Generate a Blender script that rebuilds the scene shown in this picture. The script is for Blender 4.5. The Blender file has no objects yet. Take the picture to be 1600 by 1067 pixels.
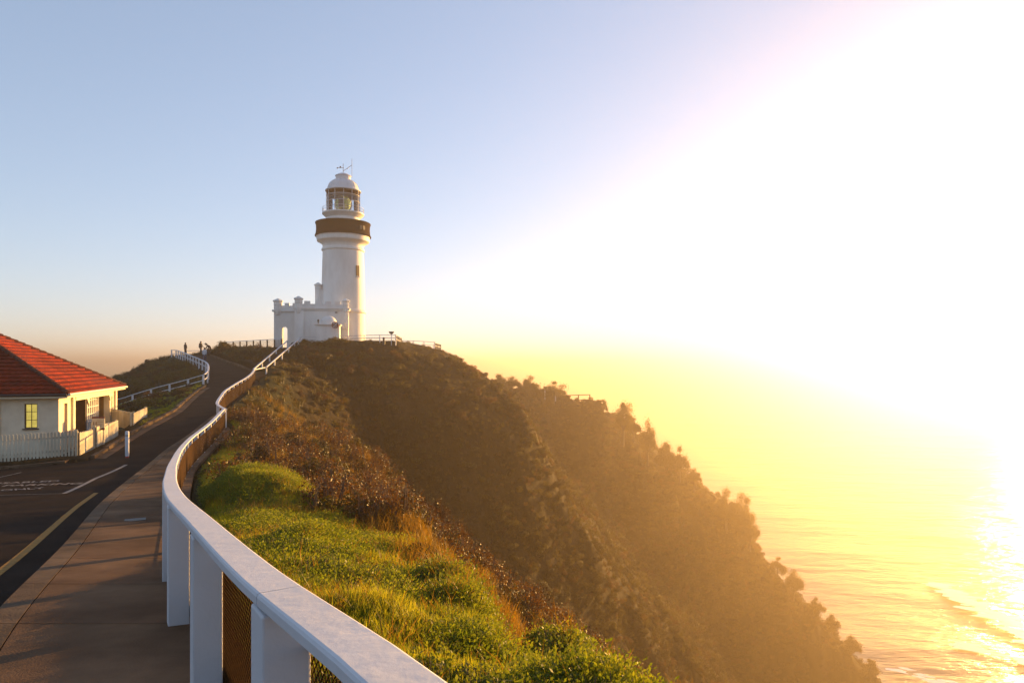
import bpy, math, random
import numpy as np
from mathutils import Vector, Matrix
R = math.radians
sc = bpy.context.scene
col = sc.collection
rng = np.random.default_rng(7)
random.seed(7)

# ------------------------------------------------------------------ camera, sky, sun, exposure
EYE, FX = 1.5, 1067.0
SUN_AZ, SUN_EL = 39.0, 6.8            # degrees clockwise from +Y, and above the horizon
cd = bpy.data.cameras.new('camera'); cam = bpy.data.objects.new('camera', cd); col.objects.link(cam)
cam.location = (0, 0, EYE); cam.rotation_euler = (R(90), 0, 0)
cd.lens = 24.0; cd.sensor_width = 36.0; cd.shift_y = 38.5/1600; cd.clip_start = 0.05; cd.clip_end = 120000
sc.camera = cam
w = bpy.data.worlds.new('World'); sc.world = w; w.use_nodes = True
nt = w.node_tree; bg = nt.nodes['Background']
sky = nt.nodes.new('ShaderNodeTexSky'); sky.sky_type = 'NISHITA'; sky.sun_disc = False
sky.sun_elevation = R(SUN_EL); sky.sun_rotation = R(SUN_AZ); sky.altitude = 90
sky.air_density = 0.8; sky.dust_density = 0.1; sky.ozone_density = 3.0
tint = nt.nodes.new('ShaderNodeMix'); tint.data_type = 'RGBA'; tint.blend_type = 'MULTIPLY'; tint.inputs[0].default_value = 1; tint.inputs[7].default_value = (1.54, 1.29, 1.23, 1)
gm = nt.nodes.new('ShaderNodeGamma'); gm.inputs[1].default_value = 0.60; nt.links.new(sky.outputs[0], gm.inputs[0])
nt.links.new(gm.outputs[0], tint.inputs[6]); nt.links.new(tint.outputs[2], bg.inputs[0]); bg.inputs[1].default_value = 0.118
sd = bpy.data.lights.new('sun', 'SUN'); sun = bpy.data.objects.new('sun', sd); col.objects.link(sun)
sd.energy = 5.0; sd.color = (1.0, 0.55, 0.16); sd.angle = R(0.5)
SUN_DIR = Vector((math.sin(R(SUN_AZ))*math.cos(R(SUN_EL)), math.cos(R(SUN_AZ))*math.cos(R(SUN_EL)), math.sin(R(SUN_EL))))
sun.rotation_euler = SUN_DIR.to_track_quat('Z', 'Y').to_euler()
sc.view_settings.view_transform = 'Standard'; sc.view_settings.look = 'None'
sc.view_settings.exposure = 1.68; sc.view_settings.gamma = 1.0; sc.view_settings.use_curve_mapping = False
sc.render.engine = 'CYCLES'
sc.cycles.use_denoising = True
sc.cycles.max_bounces = 6; sc.cycles.diffuse_bounces = 3; sc.cycles.volume_bounces = 0
sc.cycles.transmission_bounces = 4; sc.cycles.transparent_max_bounces = 8
sc.cycles.caustics_reflective = False; sc.cycles.caustics_refractive = False
HAZE_DENSITY, HAZE_G, HAZE_COLOR = 0.0011, 0.74, (1.0, 0.81, 0.60, 1)

# ------------------------------------------------------------------ helpers
def P(px, py, d):
    return Vector(((px-800)/FX*d, d, EYE-(py-572)/FX*d))

def tag(o, label=None, cat=None, group=None, kind=None):
    if label: o['label'] = label
    if cat: o['category'] = cat
    if group: o['group'] = group
    if kind: o['kind'] = kind
    return o

def empty(name, loc=(0, 0, 0), rz=0.0, **k):
    o = bpy.data.objects.new(name, None); col.objects.link(o)
    o.location = loc; o.rotation_euler = (0, 0, rz); o.empty_display_size = .3
    return tag(o, **k)

class MB:
    def __init__(s): s.v = []; s.f = []; s.m = []
    def add(s, vs, fs, m=0):
        n = len(s.v); s.v += [tuple(a) for a in vs]; s.f += [tuple(i+n for i in f) for f in fs]; s.m += [m]*len(fs)
    def box(s, c, size, rz=0.0, m=0, ax=None):
        hx, hy, hz = size[0]/2, size[1]/2, size[2]/2
        if ax is None:
            a = Vector((math.cos(rz), math.sin(rz), 0)); b = Vector((-math.sin(rz), math.cos(rz), 0)); cc = Vector((0, 0, 1))
        else: a, b, cc = ax
        c = Vector(c)
        vs = [c+a*(sx*hx)+b*(sy*hy)+cc*(sz*hz) for sz in (-1, 1) for sx, sy in ((-1, -1), (1, -1), (1, 1), (-1, 1))]
        s.add(vs, [(3, 2, 1, 0), (4, 5, 6, 7), (0, 1, 5, 4), (1, 2, 6, 5), (2, 3, 7, 6), (3, 0, 4, 7)], m)
    def bar(s, p, q, wd, ht, m=0, up=(0, 0, 1)):
        p = Vector(p); q = Vector(q); d = (q-p); L = d.length; d = d/L; up = Vector(up)
        a = d.cross(up).normalized(); b = a.cross(d).normalized()
        s.box((p+q)/2, (wd, L, ht), ax=(a, d, b), m=m)
    def tube(s, pts, r, n=8, m=0, closed=False, caps=True):
        pts = [Vector(p) for p in pts]; rs = r if isinstance(r, (list, tuple)) else [r]*len(pts)
        rings = []; N = len(pts); nrm = None
        for i, p in enumerate(pts):
            t = (pts[(i+1) % N]-pts[i-1]) if closed else (pts[min(i+1, N-1)]-pts[max(i-1, 0)])
            t.normalize()
            if nrm is None:
                nrm = t.orthogonal().normalized()
                if abs(t.z) < .9: nrm = (Vector((0, 0, 1))-t*t.z).normalized()
            nrm = (nrm-t*nrm.dot(t)).normalized(); b = t.cross(nrm)
            rings.append([p+(nrm*math.cos(2*math.pi*k/n)+b*math.sin(2*math.pi*k/n))*rs[i] for k in range(n)])
        vs = [v for g in rings for v in g]; fs = []
        for i in range(N if closed else N-1):
            j = (i+1) % N
            for k in range(n): fs.append((i*n+k, i*n+(k+1) % n, j*n+(k+1) % n, j*n+k))
        if caps and not closed: fs += [tuple(range(n))[::-1], tuple((N-1)*n+k for k in range(n))]
        s.add(vs, fs, m)
    def lathe(s, prof, n=48, c=(0, 0, 0), m=0, a0=0.0, a1=2*math.pi):
        full = abs(a1-a0-2*math.pi) < 1e-6; k = n if full else n+1
        vs = [(c[0]+r*math.cos(a0+(a1-a0)*i/n), c[1]+r*math.sin(a0+(a1-a0)*i/n), c[2]+z) for r, z in prof for i in range(k)]
        fs = []
        for j in range(len(prof)-1):
            for i in range(n):
                i2 = (i+1) % k
                fs.append((j*k+i, j*k+i2, (j+1)*k+i2, (j+1)*k+i))
        s.add(vs, fs, m)
    def prism(s, poly, z0, z1, m=0):
        n = len(poly)
        s.add([(x, y, z0) for x, y in poly]+[(x, y, z1) for x, y in poly],
              [tuple(range(n))[::-1], tuple(range(n, 2*n))]+[(i, (i+1) % n, n+(i+1) % n, n+i) for i in range(n)], m)
    def build(s, name, mats, parent=None, smooth=False, bevel=0.0, **k):
        me = bpy.data.meshes.new(name); me.from_pydata(s.v, [], s.f)
        mats = mats if isinstance(mats, (list, tuple)) else [mats]
        for m in mats: me.materials.append(m)
        if len(mats) > 1: me.polygons.foreach_set('material_index', s.m)
        me.update()
        if smooth:
            me.shade_smooth()
            try: me.set_sharp_from_angle(angle=R(40))
            except Exception: pass
        o = bpy.data.objects.new(name, me); col.objects.link(o)
        if parent: o.parent = parent
        if bevel:
            b = o.modifiers.new('bevel', 'BEVEL'); b.width = bevel; b.segments = 2; b.limit_method = 'ANGLE'
        return tag(o, **k)

def copy_tree(o, parent=None, label=None):
    c = o.copy(); col.objects.link(c); c.parent = parent
    if label: c['label'] = label
    for ch in list(o.children): copy_tree(ch, c)
    return c

# vectorised value noise
def _h(ix, iy, s):
    n = (ix.astype(np.int64)*374761393+iy.astype(np.int64)*668265263+s*1274126177) & 0x7fffffff
    n = ((n ^ (n >> 13))*1274126177) & 0x7fffffff
    return ((n ^ (n >> 16)) & 0xffff)/65535.0
def vnoise(x, y, s=0):
    ix = np.floor(x); iy = np.floor(y); fx = x-ix; fy = y-iy
    fx = fx*fx*(3-2*fx); fy = fy*fy*(3-2*fy)
    a = _h(ix, iy, s); b = _h(ix+1, iy, s); c = _h(ix, iy+1, s); d = _h(ix+1, iy+1, s)
    return (a*(1-fx)+b*fx)*(1-fy)+(c*(1-fx)+d*fx)*fy
def fbm(x, y, sc_=1.0, oct_=4, s=0):
    t = np.zeros_like(x); a = .5; f = 1/sc_
    for o in range(oct_):
        t += a*(vnoise(x*f+17.3*o, y*f-9.1*o, s+o)*2-1); a *= .5; f *= 2.03
    return t

# ------------------------------------------------------------------ materials
def mat(name, color, rough=.7, var=.0, scale=4.0, color2=None, bump=0.0, bscale=20.0, metal=0.0, spec=.5, streak=None, coord='Object', detail=6, objvar=0):
    m = bpy.data.materials.new(name); m.use_nodes = True; n = m.node_tree.nodes; l = m.node_tree.links
    b = n['Principled BSDF']; b.inputs['Roughness'].default_value = rough; b.inputs['Metallic'].default_value = metal
    b.inputs['Specular IOR Level'].default_value = spec
    tc = n.new('ShaderNodeTexCoord'); src = tc.outputs[coord]
    if color2 is None: color2 = tuple(c*(1-var) for c in color)
    nz = n.new('ShaderNodeTexNoise'); nz.inputs['Scale'].default_value = scale; nz.inputs['Detail'].default_value = detail; nz.inputs['Roughness'].default_value = .65
    if streak:
        mp = n.new('ShaderNodeMapping'); mp.inputs['Scale'].default_value = streak; l.new(src, mp.inputs[0]); l.new(mp.outputs[0], nz.inputs[0])
    else: l.new(src, nz.inputs[0])
    rp = n.new('ShaderNodeValToRGB'); rp.color_ramp.elements[0].position = .35; rp.color_ramp.elements[1].position = .68
    rp.color_ramp.elements[0].color = (*color2, 1); rp.color_ramp.elements[1].color = (*color, 1)
    l.new(nz.outputs[0], rp.inputs[0]); l.new(rp.outputs[0], b.inputs['Base Color'])
    if objvar:
        oi = n.new('ShaderNodeObjectInfo'); hs = n.new('ShaderNodeHueSaturation'); mr = n.new('ShaderNodeMapRange'); mr.inputs[3].default_value = 1-objvar; mr.inputs[4].default_value = 1+objvar
        l.new(oi.outputs['Random'], mr.inputs[0]); l.new(mr.outputs[0], hs.inputs['Value']); l.new(rp.outputs[0], hs.inputs['Color'])
        n2 = n.new('ShaderNodeTexNoise'); n2.inputs['Scale'].default_value = .8; n2.inputs['Detail'].default_value = 8; g2 = n.new('ShaderNodeNewGeometry'); l.new(g2.outputs['Position'], n2.inputs[0])
        r2 = n.new('ShaderNodeValToRGB'); r2.color_ramp.elements[0].position = .42; r2.color_ramp.elements[1].position = .58; r2.color_ramp.elements[0].color = (.62, .6, .58, 1); r2.color_ramp.elements[1].color = (1, 1, 1, 1); l.new(n2.outputs[0], r2.inputs[0])
        mm = n.new('ShaderNodeMix'); mm.data_type = 'RGBA'; mm.blend_type = 'MULTIPLY'; mm.inputs[0].default_value = .8; l.new(hs.outputs[0], mm.inputs[6]); l.new(r2.outputs[0], mm.inputs[7]); l.new(mm.outputs[2], b.inputs['Base Color'])
    if bump:
        nb = n.new('ShaderNodeTexNoise'); nb.inputs['Scale'].default_value = bscale; nb.inputs['Detail'].default_value = 5
        l.new(src, nb.inputs[0]); bp = n.new('ShaderNodeBump'); bp.inputs['Strength'].default_value = bump; bp.inputs['Distance'].default_value = .02
        l.new(nb.outputs[0], bp.inputs['Height']); l.new(bp.outputs[0], b.inputs['Normal'])
    m['ramp'] = rp.name
    return m

M = {}
M['paint'] = mat('white_paint', (.60, .60, .63), .6, scale=1.6, color2=(.56, .555, .57), bump=.2, bscale=14, spec=.25)
M['render_wall'] = mat('white_render', (.78, .77, .74), .6, scale=.9, color2=(.66, .64, .60), bump=.15, bscale=12, streak=(1, 1, .35))
M['wall'] = mat('cottage_wall', (.74, .66, .50), .75, scale=2.0, color2=(.62, .54, .40), bump=.2)
M['asphalt'] = mat('asphalt', (.030, .019, .013), .95, scale=1.2, color2=(.018, .012, .009), bump=.7, bscale=110, spec=.08, objvar=.01)
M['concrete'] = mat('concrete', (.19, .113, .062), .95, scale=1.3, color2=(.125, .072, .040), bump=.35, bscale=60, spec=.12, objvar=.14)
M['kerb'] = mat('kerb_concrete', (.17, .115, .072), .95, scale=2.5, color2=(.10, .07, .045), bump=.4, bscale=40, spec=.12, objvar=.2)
M['yellow'] = mat('yellow_line_paint', (.36, .17, .004), .85, scale=14, color2=(.17, .085, .006), bump=.3, bscale=90)
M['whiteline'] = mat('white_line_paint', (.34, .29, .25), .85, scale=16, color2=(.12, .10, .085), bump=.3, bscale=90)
M['wire'] = mat('rusty_galvanised_wire', (.065, .032, .010), .9, scale=30, spec=.06, color2=(.03, .015, .006))
M['brown'] = mat('brown_balcony_paint', (.030, .010, .004), .9, scale=3, color2=(.016, .006, .002), bump=.15, spec=.05)
M['dark'] = mat('dark_metal', (.03, .028, .026), .5, scale=8, var=.3)
M['steel'] = mat('galvanised_steel', (.42, .42, .42), .4, scale=6, var=.3, metal=.7)
M['tile'] = mat('terracotta_tile', (.27, .022, .001), .9, scale=6, color2=(.13, .009, .001), objvar=.16, spec=.2, bump=.4, bscale=25)
M['ridge'] = mat('ridge_tile', (.10, .020, .006), .9, scale=5, color2=(.06, .012, .004), bump=.4, bscale=20)
M['trim'] = mat('cream_trim', (.76, .70, .52), .5, scale=4, var=.12)
M['picket'] = mat('picket_paint', (.74, .67, .50), .6, scale=5, color2=(.54, .47, .34), objvar=.08, streak=(1, 1, .3))
M['doordark'] = mat('dark_door', (.05, .025, .018), .5, scale=4, var=.4)
M['wood'] = mat('ochre_shutter_bounce', (.30, .17, .05), .7, scale=5, var=.3)
M['red'] = mat('red_reflector', (.45, .04, .02), .4, scale=4, var=.2)
M['signcream'] = mat('sign_cream', (.62, .56, .40), .6, scale=9, var=.1)
M['signred'] = mat('sign_maroon', (.16, .04, .03), .6, scale=9, var=.2)
M['rock'] = mat('cliff_rock', (.27, .21, .15), .9, scale=1.5, color2=(.12, .085, .055), bump=.8, bscale=8)
M['bark'] = mat('bark', (.14, .10, .07), .9, scale=8, var=.4)
M['cloth_dark'] = mat('dark_clothes', (.025, .022, .025), .9, scale=12, var=.3)
M['cloth_blue'] = mat('blue_trousers', (.04, .06, .14), .9, scale=12, var=.3)
M['cloth_pale'] = mat('pale_shirt', (.55, .57, .62), .9, scale=12, var=.15)
M['cloth_brown'] = mat('brown_clothes', (.10, .05, .03), .9, scale=12, var=.3)
M['skin'] = mat('skin', (.42, .24, .16), .6, scale=12, var=.1)
M['hair'] = mat('hair', (.03, .02, .015), .7, scale=12, var=.2)
def glassmat(name, color=(.9, .95, 1), rough=.02, alpha=.25):
    m = bpy.data.materials.new(name); m.use_nodes = True; n = m.node_tree.nodes; l = m.node_tree.links
    out = n['Material Output']; n.remove(n['Principled BSDF'])
    g = n.new('ShaderNodeBsdfGlossy'); g.inputs[1].default_value = rough; t = n.new('ShaderNodeBsdfTransparent'); t.inputs[0].default_value = (*color, 1)
    mx = n.new('ShaderNodeMixShader'); f = n.new('ShaderNodeFresnel'); f.inputs[0].default_value = 1.5
    nz = n.new('ShaderNodeTexNoise'); nz.inputs['Scale'].default_value = 3; bp = n.new('ShaderNodeBump'); bp.inputs['Strength'].default_value = .03
    l.new(nz.outputs[0], bp.inputs['Height']); l.new(bp.outputs[0], g.inputs['Normal'])
    l.new(f.outputs[0], mx.inputs[0]); l.new(t.outputs[0], mx.inputs[1]); l.new(g.outputs[0], mx.inputs[2]); l.new(mx.outputs[0], out.inputs[0])
    return m
M['glass'] = glassmat('clear_glass')
def lensmat():
    m = bpy.data.materials.new('fresnel_prism_glass'); m.use_nodes = True; b = m.node_tree.nodes['Principled BSDF']
    b.inputs['Base Color'].default_value = (.86, .95, .42, 1); b.inputs['Transmission Weight'].default_value = .92
    b.inputs['Roughness'].default_value = .12; b.inputs['IOR'].default_value = 1.5
    n = m.node_tree.nodes; nz = n.new('ShaderNodeTexNoise'); nz.inputs['Scale'].default_value = 6
    bp = n.new('ShaderNodeBump'); bp.inputs['Strength'].default_value = .4
    m.node_tree.links.new(nz.outputs[0], bp.inputs['Height']); m.node_tree.links.new(bp.outputs[0], b.inputs['Normal'])
    return m
M['lens'] = lensmat()
def glowmat():
    m = mat('glowing_window_blind', (.60, .42, .08), .8, scale=5, var=.25)
    b = m.node_tree.nodes['Principled BSDF']
    l = m.node_tree.links; rp = m.node_tree.nodes[m['ramp']]
    l.new(rp.outputs[0], b.inputs['Emission Color']); b.inputs['Emission Strength'].default_value = .45  # blind glows by emission, standing in for sunlight in the window
    return m
M['glow'] = glowmat()

def leafmat(name, c1, c2, trans=.5, scale=.6, tc=(1.0, .95, .4)):
    m = bpy.data.materials.new(name); m.use_nodes = True; n = m.node_tree.nodes; l = m.node_tree.links
    b = n['Principled BSDF']; out = n['Material Output']; b.inputs['Roughness'].default_value = .5; b.inputs['Specular IOR Level'].default_value = .35
    g = n.new('ShaderNodeNewGeometry'); nz = n.new('ShaderNodeTexNoise'); nz.inputs['Scale'].default_value = scale; nz.inputs['Detail'].default_value = 3
    l.new(g.outputs['Position'], nz.inputs[0])
    oi = n.new('ShaderNodeObjectInfo'); ad = n.new('ShaderNodeMath'); ad.operation = 'MULTIPLY_ADD'; ad.inputs[1].default_value = .45
    l.new(oi.outputs['Random'], ad.inputs[0]); ad.inputs[2].default_value = -.22
    a2 = n.new('ShaderNodeMath'); a2.operation = 'ADD'; l.new(nz.outputs[0], a2.inputs[0]); l.new(ad.outputs[0], a2.inputs[1])
    rp = n.new('ShaderNodeValToRGB'); rp.color_ramp.elements[0].position = .3; rp.color_ramp.elements[1].position = .7
    rp.color_ramp.elements[0].color = (*c2, 1); rp.color_ramp.elements[1].color = (*c1, 1)
    l.new(a2.outputs[0], rp.inputs[0]); l.new(rp.outputs[0], b.inputs['Base Color'])
    t = n.new('ShaderNodeBsdfTranslucent'); mul = n.new('ShaderNodeMix'); mul.data_type = 'RGBA'; mul.blend_type = 'MULTIPLY'; mul.inputs[0].default_value = 1
    l.new(rp.outputs[0], mul.inputs[6]); mul.inputs[7].default_value = (*[x*1.6 for x in tc], 1); l.new(mul.outputs[2], t.inputs[0])
    mx = n.new('ShaderNodeMixShader'); mx.inputs[0].default_value = trans
    l.new(b.outputs[0], mx.inputs[1]); l.new(t.outputs[0], mx.inputs[2]); l.new(mx.outputs[0], out.inputs[0])
    return m
M['grass'] = leafmat('grass_blades', (.26, .25, .02), (.13, .16, .014), .6, 1.1)
M['leafy'] = leafmat('leafy_groundcover', (.16, .18, .018), (.07, .10, .010), .55, 1.3)
M['drygrass'] = leafmat('dry_grass', (.22, .125, .018), (.13, .08, .012), .5)
M['scrub'] = leafmat('coastal_scrub', (.080, .062, .004), (.022, .017, .002), .42, .25)
M['scrubbrown'] = leafmat('brown_scrub', (.10, .045, .006), (.04, .018, .003), .42, .25)
M['treeleaf'] = leafmat('coastal_tree_leaves', (.11, .08, .014), (.06, .045, .009), .5, .4)
M['twig'] = mat('twigs', (.13, .085, .055), .9, scale=8, var=.3)

# ------------------------------------------------------------------ plan of the place
def interp(tab):
    xs = np.array([a for a, b in tab], float); ys = np.array([b for a, b in tab], float)
    # monotone-ish smooth interpolation: cubic Hermite with finite-difference slopes
    m = np.gradient(ys, xs)
    def f(x):
        x = np.asarray(x, float); xc = np.clip(x, xs[0], xs[-1]); i = np.clip(np.searchsorted(xs, xc)-1, 0, len(xs)-2)
        h = xs[i+1]-xs[i]; t = (xc-xs[i])/h
        r = (2*t**3-3*t**2+1)*ys[i]+(t**3-2*t**2+t)*h*m[i]+(-2*t**3+3*t**2)*ys[i+1]+(t**3-t**2)*h*m[i+1]
        return r+(x-xc)*np.where(x < xs[0], m[0], m[-1])
    return f
g_ = interp([(-12, 1.2), (0, 0), (5.77, -.6), (10, -1.04), (15, -1.52), (20, -1.9), (25, -2.1), (30, -2.0), (35, -1.75), (40, -1.45), (45, -1.1),
             (50, -.75), (55, -.4), (60, 0), (64, .45), (68, .95), (76, 1.75), (88, 2.75), (95, 3.2), (110, 3.3)])
def ground(x, y):
    x = np.asarray(x, float); y = np.asarray(y, float)
    s = np.clip((36-y)/8, 0, 1)
    return g_(y)-.06*np.clip(-16.5-x, 0, 10)*s
rail_x = interp([(-12, 7.5), (-4, 2.75), (0, .55), (1.37, -.2), (2.51, -.93), (4.26, -1.96), (5.77, -2.84), (9.5, -4.75), (15, -7.4), (20, -9.7), (25, -11.75), (30, -13.3), (35.5, -15.0)])
edge_r = interp([(-12, 7.7), (0, .7), (5.77, -2.7), (9.5, -4.6), (15, -7.2), (20, -9.5), (25, -11.6), (30, -13.1), (35.5, -14.8), (36.8, -15.6), (38.2, -16.3), (40, -17.0),
                 (42, -17.7), (45, -18.7), (50, -20.0), (55, -21.2), (60, -22.4), (67, -25.4), (80, -33.6), (92, -41.0)])
path_l = interp([(-12, 5.9), (-4, 1.2), (0, -.95), (5.6, -4.2), (8.9, -5.85), (16, -9.45), (25, -13.25), (29.3, -14.7), (33.5, -15.75), (38, -17.0), (42, -17.95)])
edge_l = interp([(27.3, -16.7), (32.5, -18.5), (39, -20.2), (43, -21.2), (48, -22.9), (55, -25.2), (60, -26.7), (64, -28.6), (68, -30.6), (76, -35.6), (88, -43.2), (95, -47)])
def left_edge(y):
    y = np.asarray(y, float)
    c = np.where(y < 26.6, -17.3-np.clip(26.3-y, 0, 99)*2.86, edge_l(np.maximum(y, 27.3))-.25*np.clip(27.3-y, 0, .7))
    c = np.where(y < 26.6, np.minimum(c, -17.0-.35*(26.6-y)), c)
    return np.maximum(c, -60)

pts = []
def V(*l):
    for px, py, d in l: p = P(px, py, d); pts.append((p.x, p.y, p.z))
def W(*l):
    for q in l: pts.append(q)
# green shelf right of the rail
V((300, 752, 21), (330, 712, 28), (352, 668, 35.5), (400, 722, 24), (350, 700, 28), (380, 690, 30), (450, 762, 17), (400, 790, 13.5), (500, 802, 12.5),
  (620, 803, 13.5), (560, 845, 10), (700, 872, 9), (800, 950, 7), (900, 1040, 6), (700, 1000, 5), (600, 930, 6), (760, 1067, 4.2), (500, 860, 9),
  (370, 652, 38), (460, 674, 38), (540, 692, 37), (600, 737, 34), (640, 792, 31), (700, 852, 29), (800, 922, 28), (900, 1002, 27), (960, 1069, 26),
  (450, 722, 27), (520, 742, 25), (560, 772, 22), (620, 785, 20), (700, 864, 15), (800, 938, 16), (900, 1022, 15), (650, 815, 22), (850, 970, 22))
V((1000, 1110, 7), (1100, 1160, 8), (1000, 1112, 12), (1050, 1140, 16), (1100, 1160, 20), (1000, 1100, 20), (1100, 1220, 12), (1200, 1320, 8), (1010, 1120, 5.2), (1120, 1220, 5), (1200, 1260, 25), (960, 1085, 9), (920, 1060, 8))
W((1.5, 1.5, -.2), (2.6, 1.5, -.9), (3.4, -1, -.6), (4.5, -4, .1), (6, 3, -3.5), (6, -2, -1.8), (12, 0, -8), (12, 10, -12), (8, 18, -11), (14, 22, -18), (20, 8, -22), (25, -10, -22), (40, 0, -60), (40, 20, -62), (60, 0, -93), (60, 30, -96),
  (-9, 47, -8), (-3, 44, -13), (3, 43, -19), (9, 38, -24), (14, 44, -32), (25, 40, -48), (40, 45, -75), (55, 55, -96), (-14, 44.5, -4.2))
# lighthouse hill face
V((420, 652, 47), (500, 688, 62), (600, 738, 71), (640, 792, 71), (700, 852, 71), (800, 922, 71), (900, 1002, 74), (960, 1069, 79), (440, 600, 61), (480, 572, 73), (420, 590, 60),
  (480, 600, 69), (540, 600, 74), (540, 560, 80), (600, 600, 77), (600, 560, 82), (600, 660, 75), (540, 650, 70), (650, 562, 86), (700, 600, 84), (650, 640, 78), (700, 650, 81), (700, 720, 77), (700, 790, 73),
  (780, 650, 87), (780, 720, 81), (780, 800, 76), (860, 730, 85), (860, 850, 79), (860, 940, 75), (930, 850, 86), (930, 950, 82), (1000, 950, 90), (1060, 1067, 95), (1000, 1067, 88),
  (440, 575, 66), (470, 543, 79), (500, 537, 83), (560, 535, 84), (620, 535, 86), (690, 548, 91), (730, 571, 91), (770, 595, 92), (820, 642, 89), (745, 600, 88))
W((-22.7, 92, 4.0), (-30, 90, 3.6), (-15, 92, 4.1), (-22, 87, 4.1), (-13, 96, 3.4), (-27, 84, 3.7), (-33, 87, 3.65), (-39, 92, 3.65), (-27.5, 82, 3.7), (-39, 97, 3.5),
  (-22, 100, 3.5), (-20, 112, 1), (-20, 125, -8), (-40, 103, 3), (-45, 114, 0), (-58, 108, -2), (-50, 135, -20), (-20, 150, -40), (-25, 74.5, 2.6), (-24, 69, 1.9))
# far spur
V((800, 602, 151), (870, 608, 153), (885, 620, 153), (925, 628, 153), (940, 642, 154), (1000, 690, 157), (1050, 728, 161), (1100, 770, 165), (1150, 812, 169), (1190, 872, 172), (1230, 912, 175),
  (1270, 955, 179), (1330, 1025, 184), (1375, 1075, 188), (1450, 1150, 172), (1500, 1190, 161), (900, 700, 155), (950, 800, 157), (1000, 880, 158), (1050, 800, 163), (1100, 880, 165), (1100, 1000, 162),
  (1200, 1000, 172), (1250, 1067, 176), (1150, 1067, 163), (1000, 760, 160), (850, 668, 149), (880, 780, 149), (960, 900, 153), (1300, 1100, 177), (1200, 1180, 170))
W((15, 178, -14), (42, 190, -36), (70, 198, -60), (105, 210, -95), (0, 185, -14), (0, 215, -50), (0, 245, -95), (45, 235, -95), (-12, 112, -2), (-6, 135, -5), (-30, 180, -40), (125, 190, -97), (100, 140, -96), (75, 110, -92), (30, 75, -60), (55, 95, -80))
# left mound, wedge, house pad
V((200, 592, 80), (225, 571, 82), (260, 559, 86), (285, 556, 90), (250, 602, 66), (220, 618, 66), (207, 632, 62), (243, 621, 61.5), (277, 612, 61), (305, 605, 60.5), (290, 585, 70), (188, 640, 63), (250, 575, 78), (240, 632, 50), (205, 650, 50), (280, 618, 53))
W((-60, 84, -6), (-75, 95, -20), (-60, 66, -8), (-44, 55, -3.4), (-44, 70, -1.8), (-30, 38, -2.4), (-22, 44, -1.9), (-25, 50, -2.0), (-24, 34, -2.42), (-20.5, 30, -2.42), (-19.5, 35, -2.3), (-28, 28, -2.6), (-40, 30, -3.1), (-60, 35, -5), (-30, 46, -2.6),
  (-60, 10, -3), (-40, 0, -1.6), (-60, -30, -2), (-20, -30, 2.0), (0, -30, 2.0), (10, -30, 0), (-10, -80, 4), (-60, -80, 0), (-100, 40, -18), (-100, -40, -10), (-90, 130, -60))
for a in range(0, 360, 15):
    for r_, z_ in ((260, -97), (420, -99)):
        x = math.sin(R(a))*r_; y = math.cos(R(a))*r_
        if 105 < a < 255: z_ = z_+ (60 if r_ == 260 else 0)
        if a > 255 and r_ == 260: z_ = -96
        W((x, y, z_))
for d in (-8, -2, 3, 8, 12, 18): W((float(path_l(d))-1, d, float(g_(d))-.1), (float(path_l(d))-8, d, float(g_(d))-.1), (-30, d, float(ground(-30, d))-.15))
for d in (34, 40, 46, 52, 58): W((float(edge_r(d))+.6, d, float(g_(d))+.05))
for d in (30, 36, 42, 50, 58, 66, 76, 88): W((float(edge_l(d))-.5, d, float(g_(d))-.15), (float(edge_r(d))-1, d, float(g_(d))-.1))
A = np.array(pts); XY = A[:, :2]; Z = A[:, 2]; n0 = len(A)
D = np.sqrt(((XY[:, None]-XY[None])**2).sum(2))
K = np.zeros((n0+3, n0+3)); K[:n0, :n0] = D - np.eye(n0)*.25
K[:n0, n0] = 1; K[:n0, n0+1:] = XY/50; K[n0, :n0] = 1; K[n0+1:, :n0] = (XY/50).T
sol = np.linalg.solve(K, np.concatenate([Z, np.zeros(3)]))
def base_h(x, y):
    sh = x.shape; x = x.ravel(); y = y.ravel(); o = np.empty_like(x)
    for i in range(0, len(x), 40000):
        xs, ys = x[i:i+40000], y[i:i+40000]
        d = np.sqrt((xs[:, None]-XY[None, :, 0])**2+(ys[:, None]-XY[None, :, 1])**2)
        o[i:i+40000] = d@sol[:n0]+sol[n0]+sol[n0+1]*xs/50+sol[n0+2]*ys/50
    return o.reshape(sh)
def sstep(t): t = np.clip(t, 0, 1); return t*t*(3-2*t)
SIL = []
def sil_corr(x, y):
    out = np.zeros_like(x)
    if not SIL: return out
    pxx = np.where(y > .5, x/np.maximum(y, .5)*FX+800, -9999)
    for (pxs, dz, dr, r0, r1) in SIL:
        a = np.interp(pxx, pxs, dz, left=0, right=0); d = np.interp(pxx, pxs, dr)
        wdt = r1*.16+.5
        out += a*sstep((pxx-pxs[0])/(25 if r0 > 10 else 170))*sstep((pxs[-1]-pxx)/25)*np.where(y < d, sstep(1-(d-y)/wdt), sstep(1-(y-d-r1*.03)/wdt))
    return out
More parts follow.
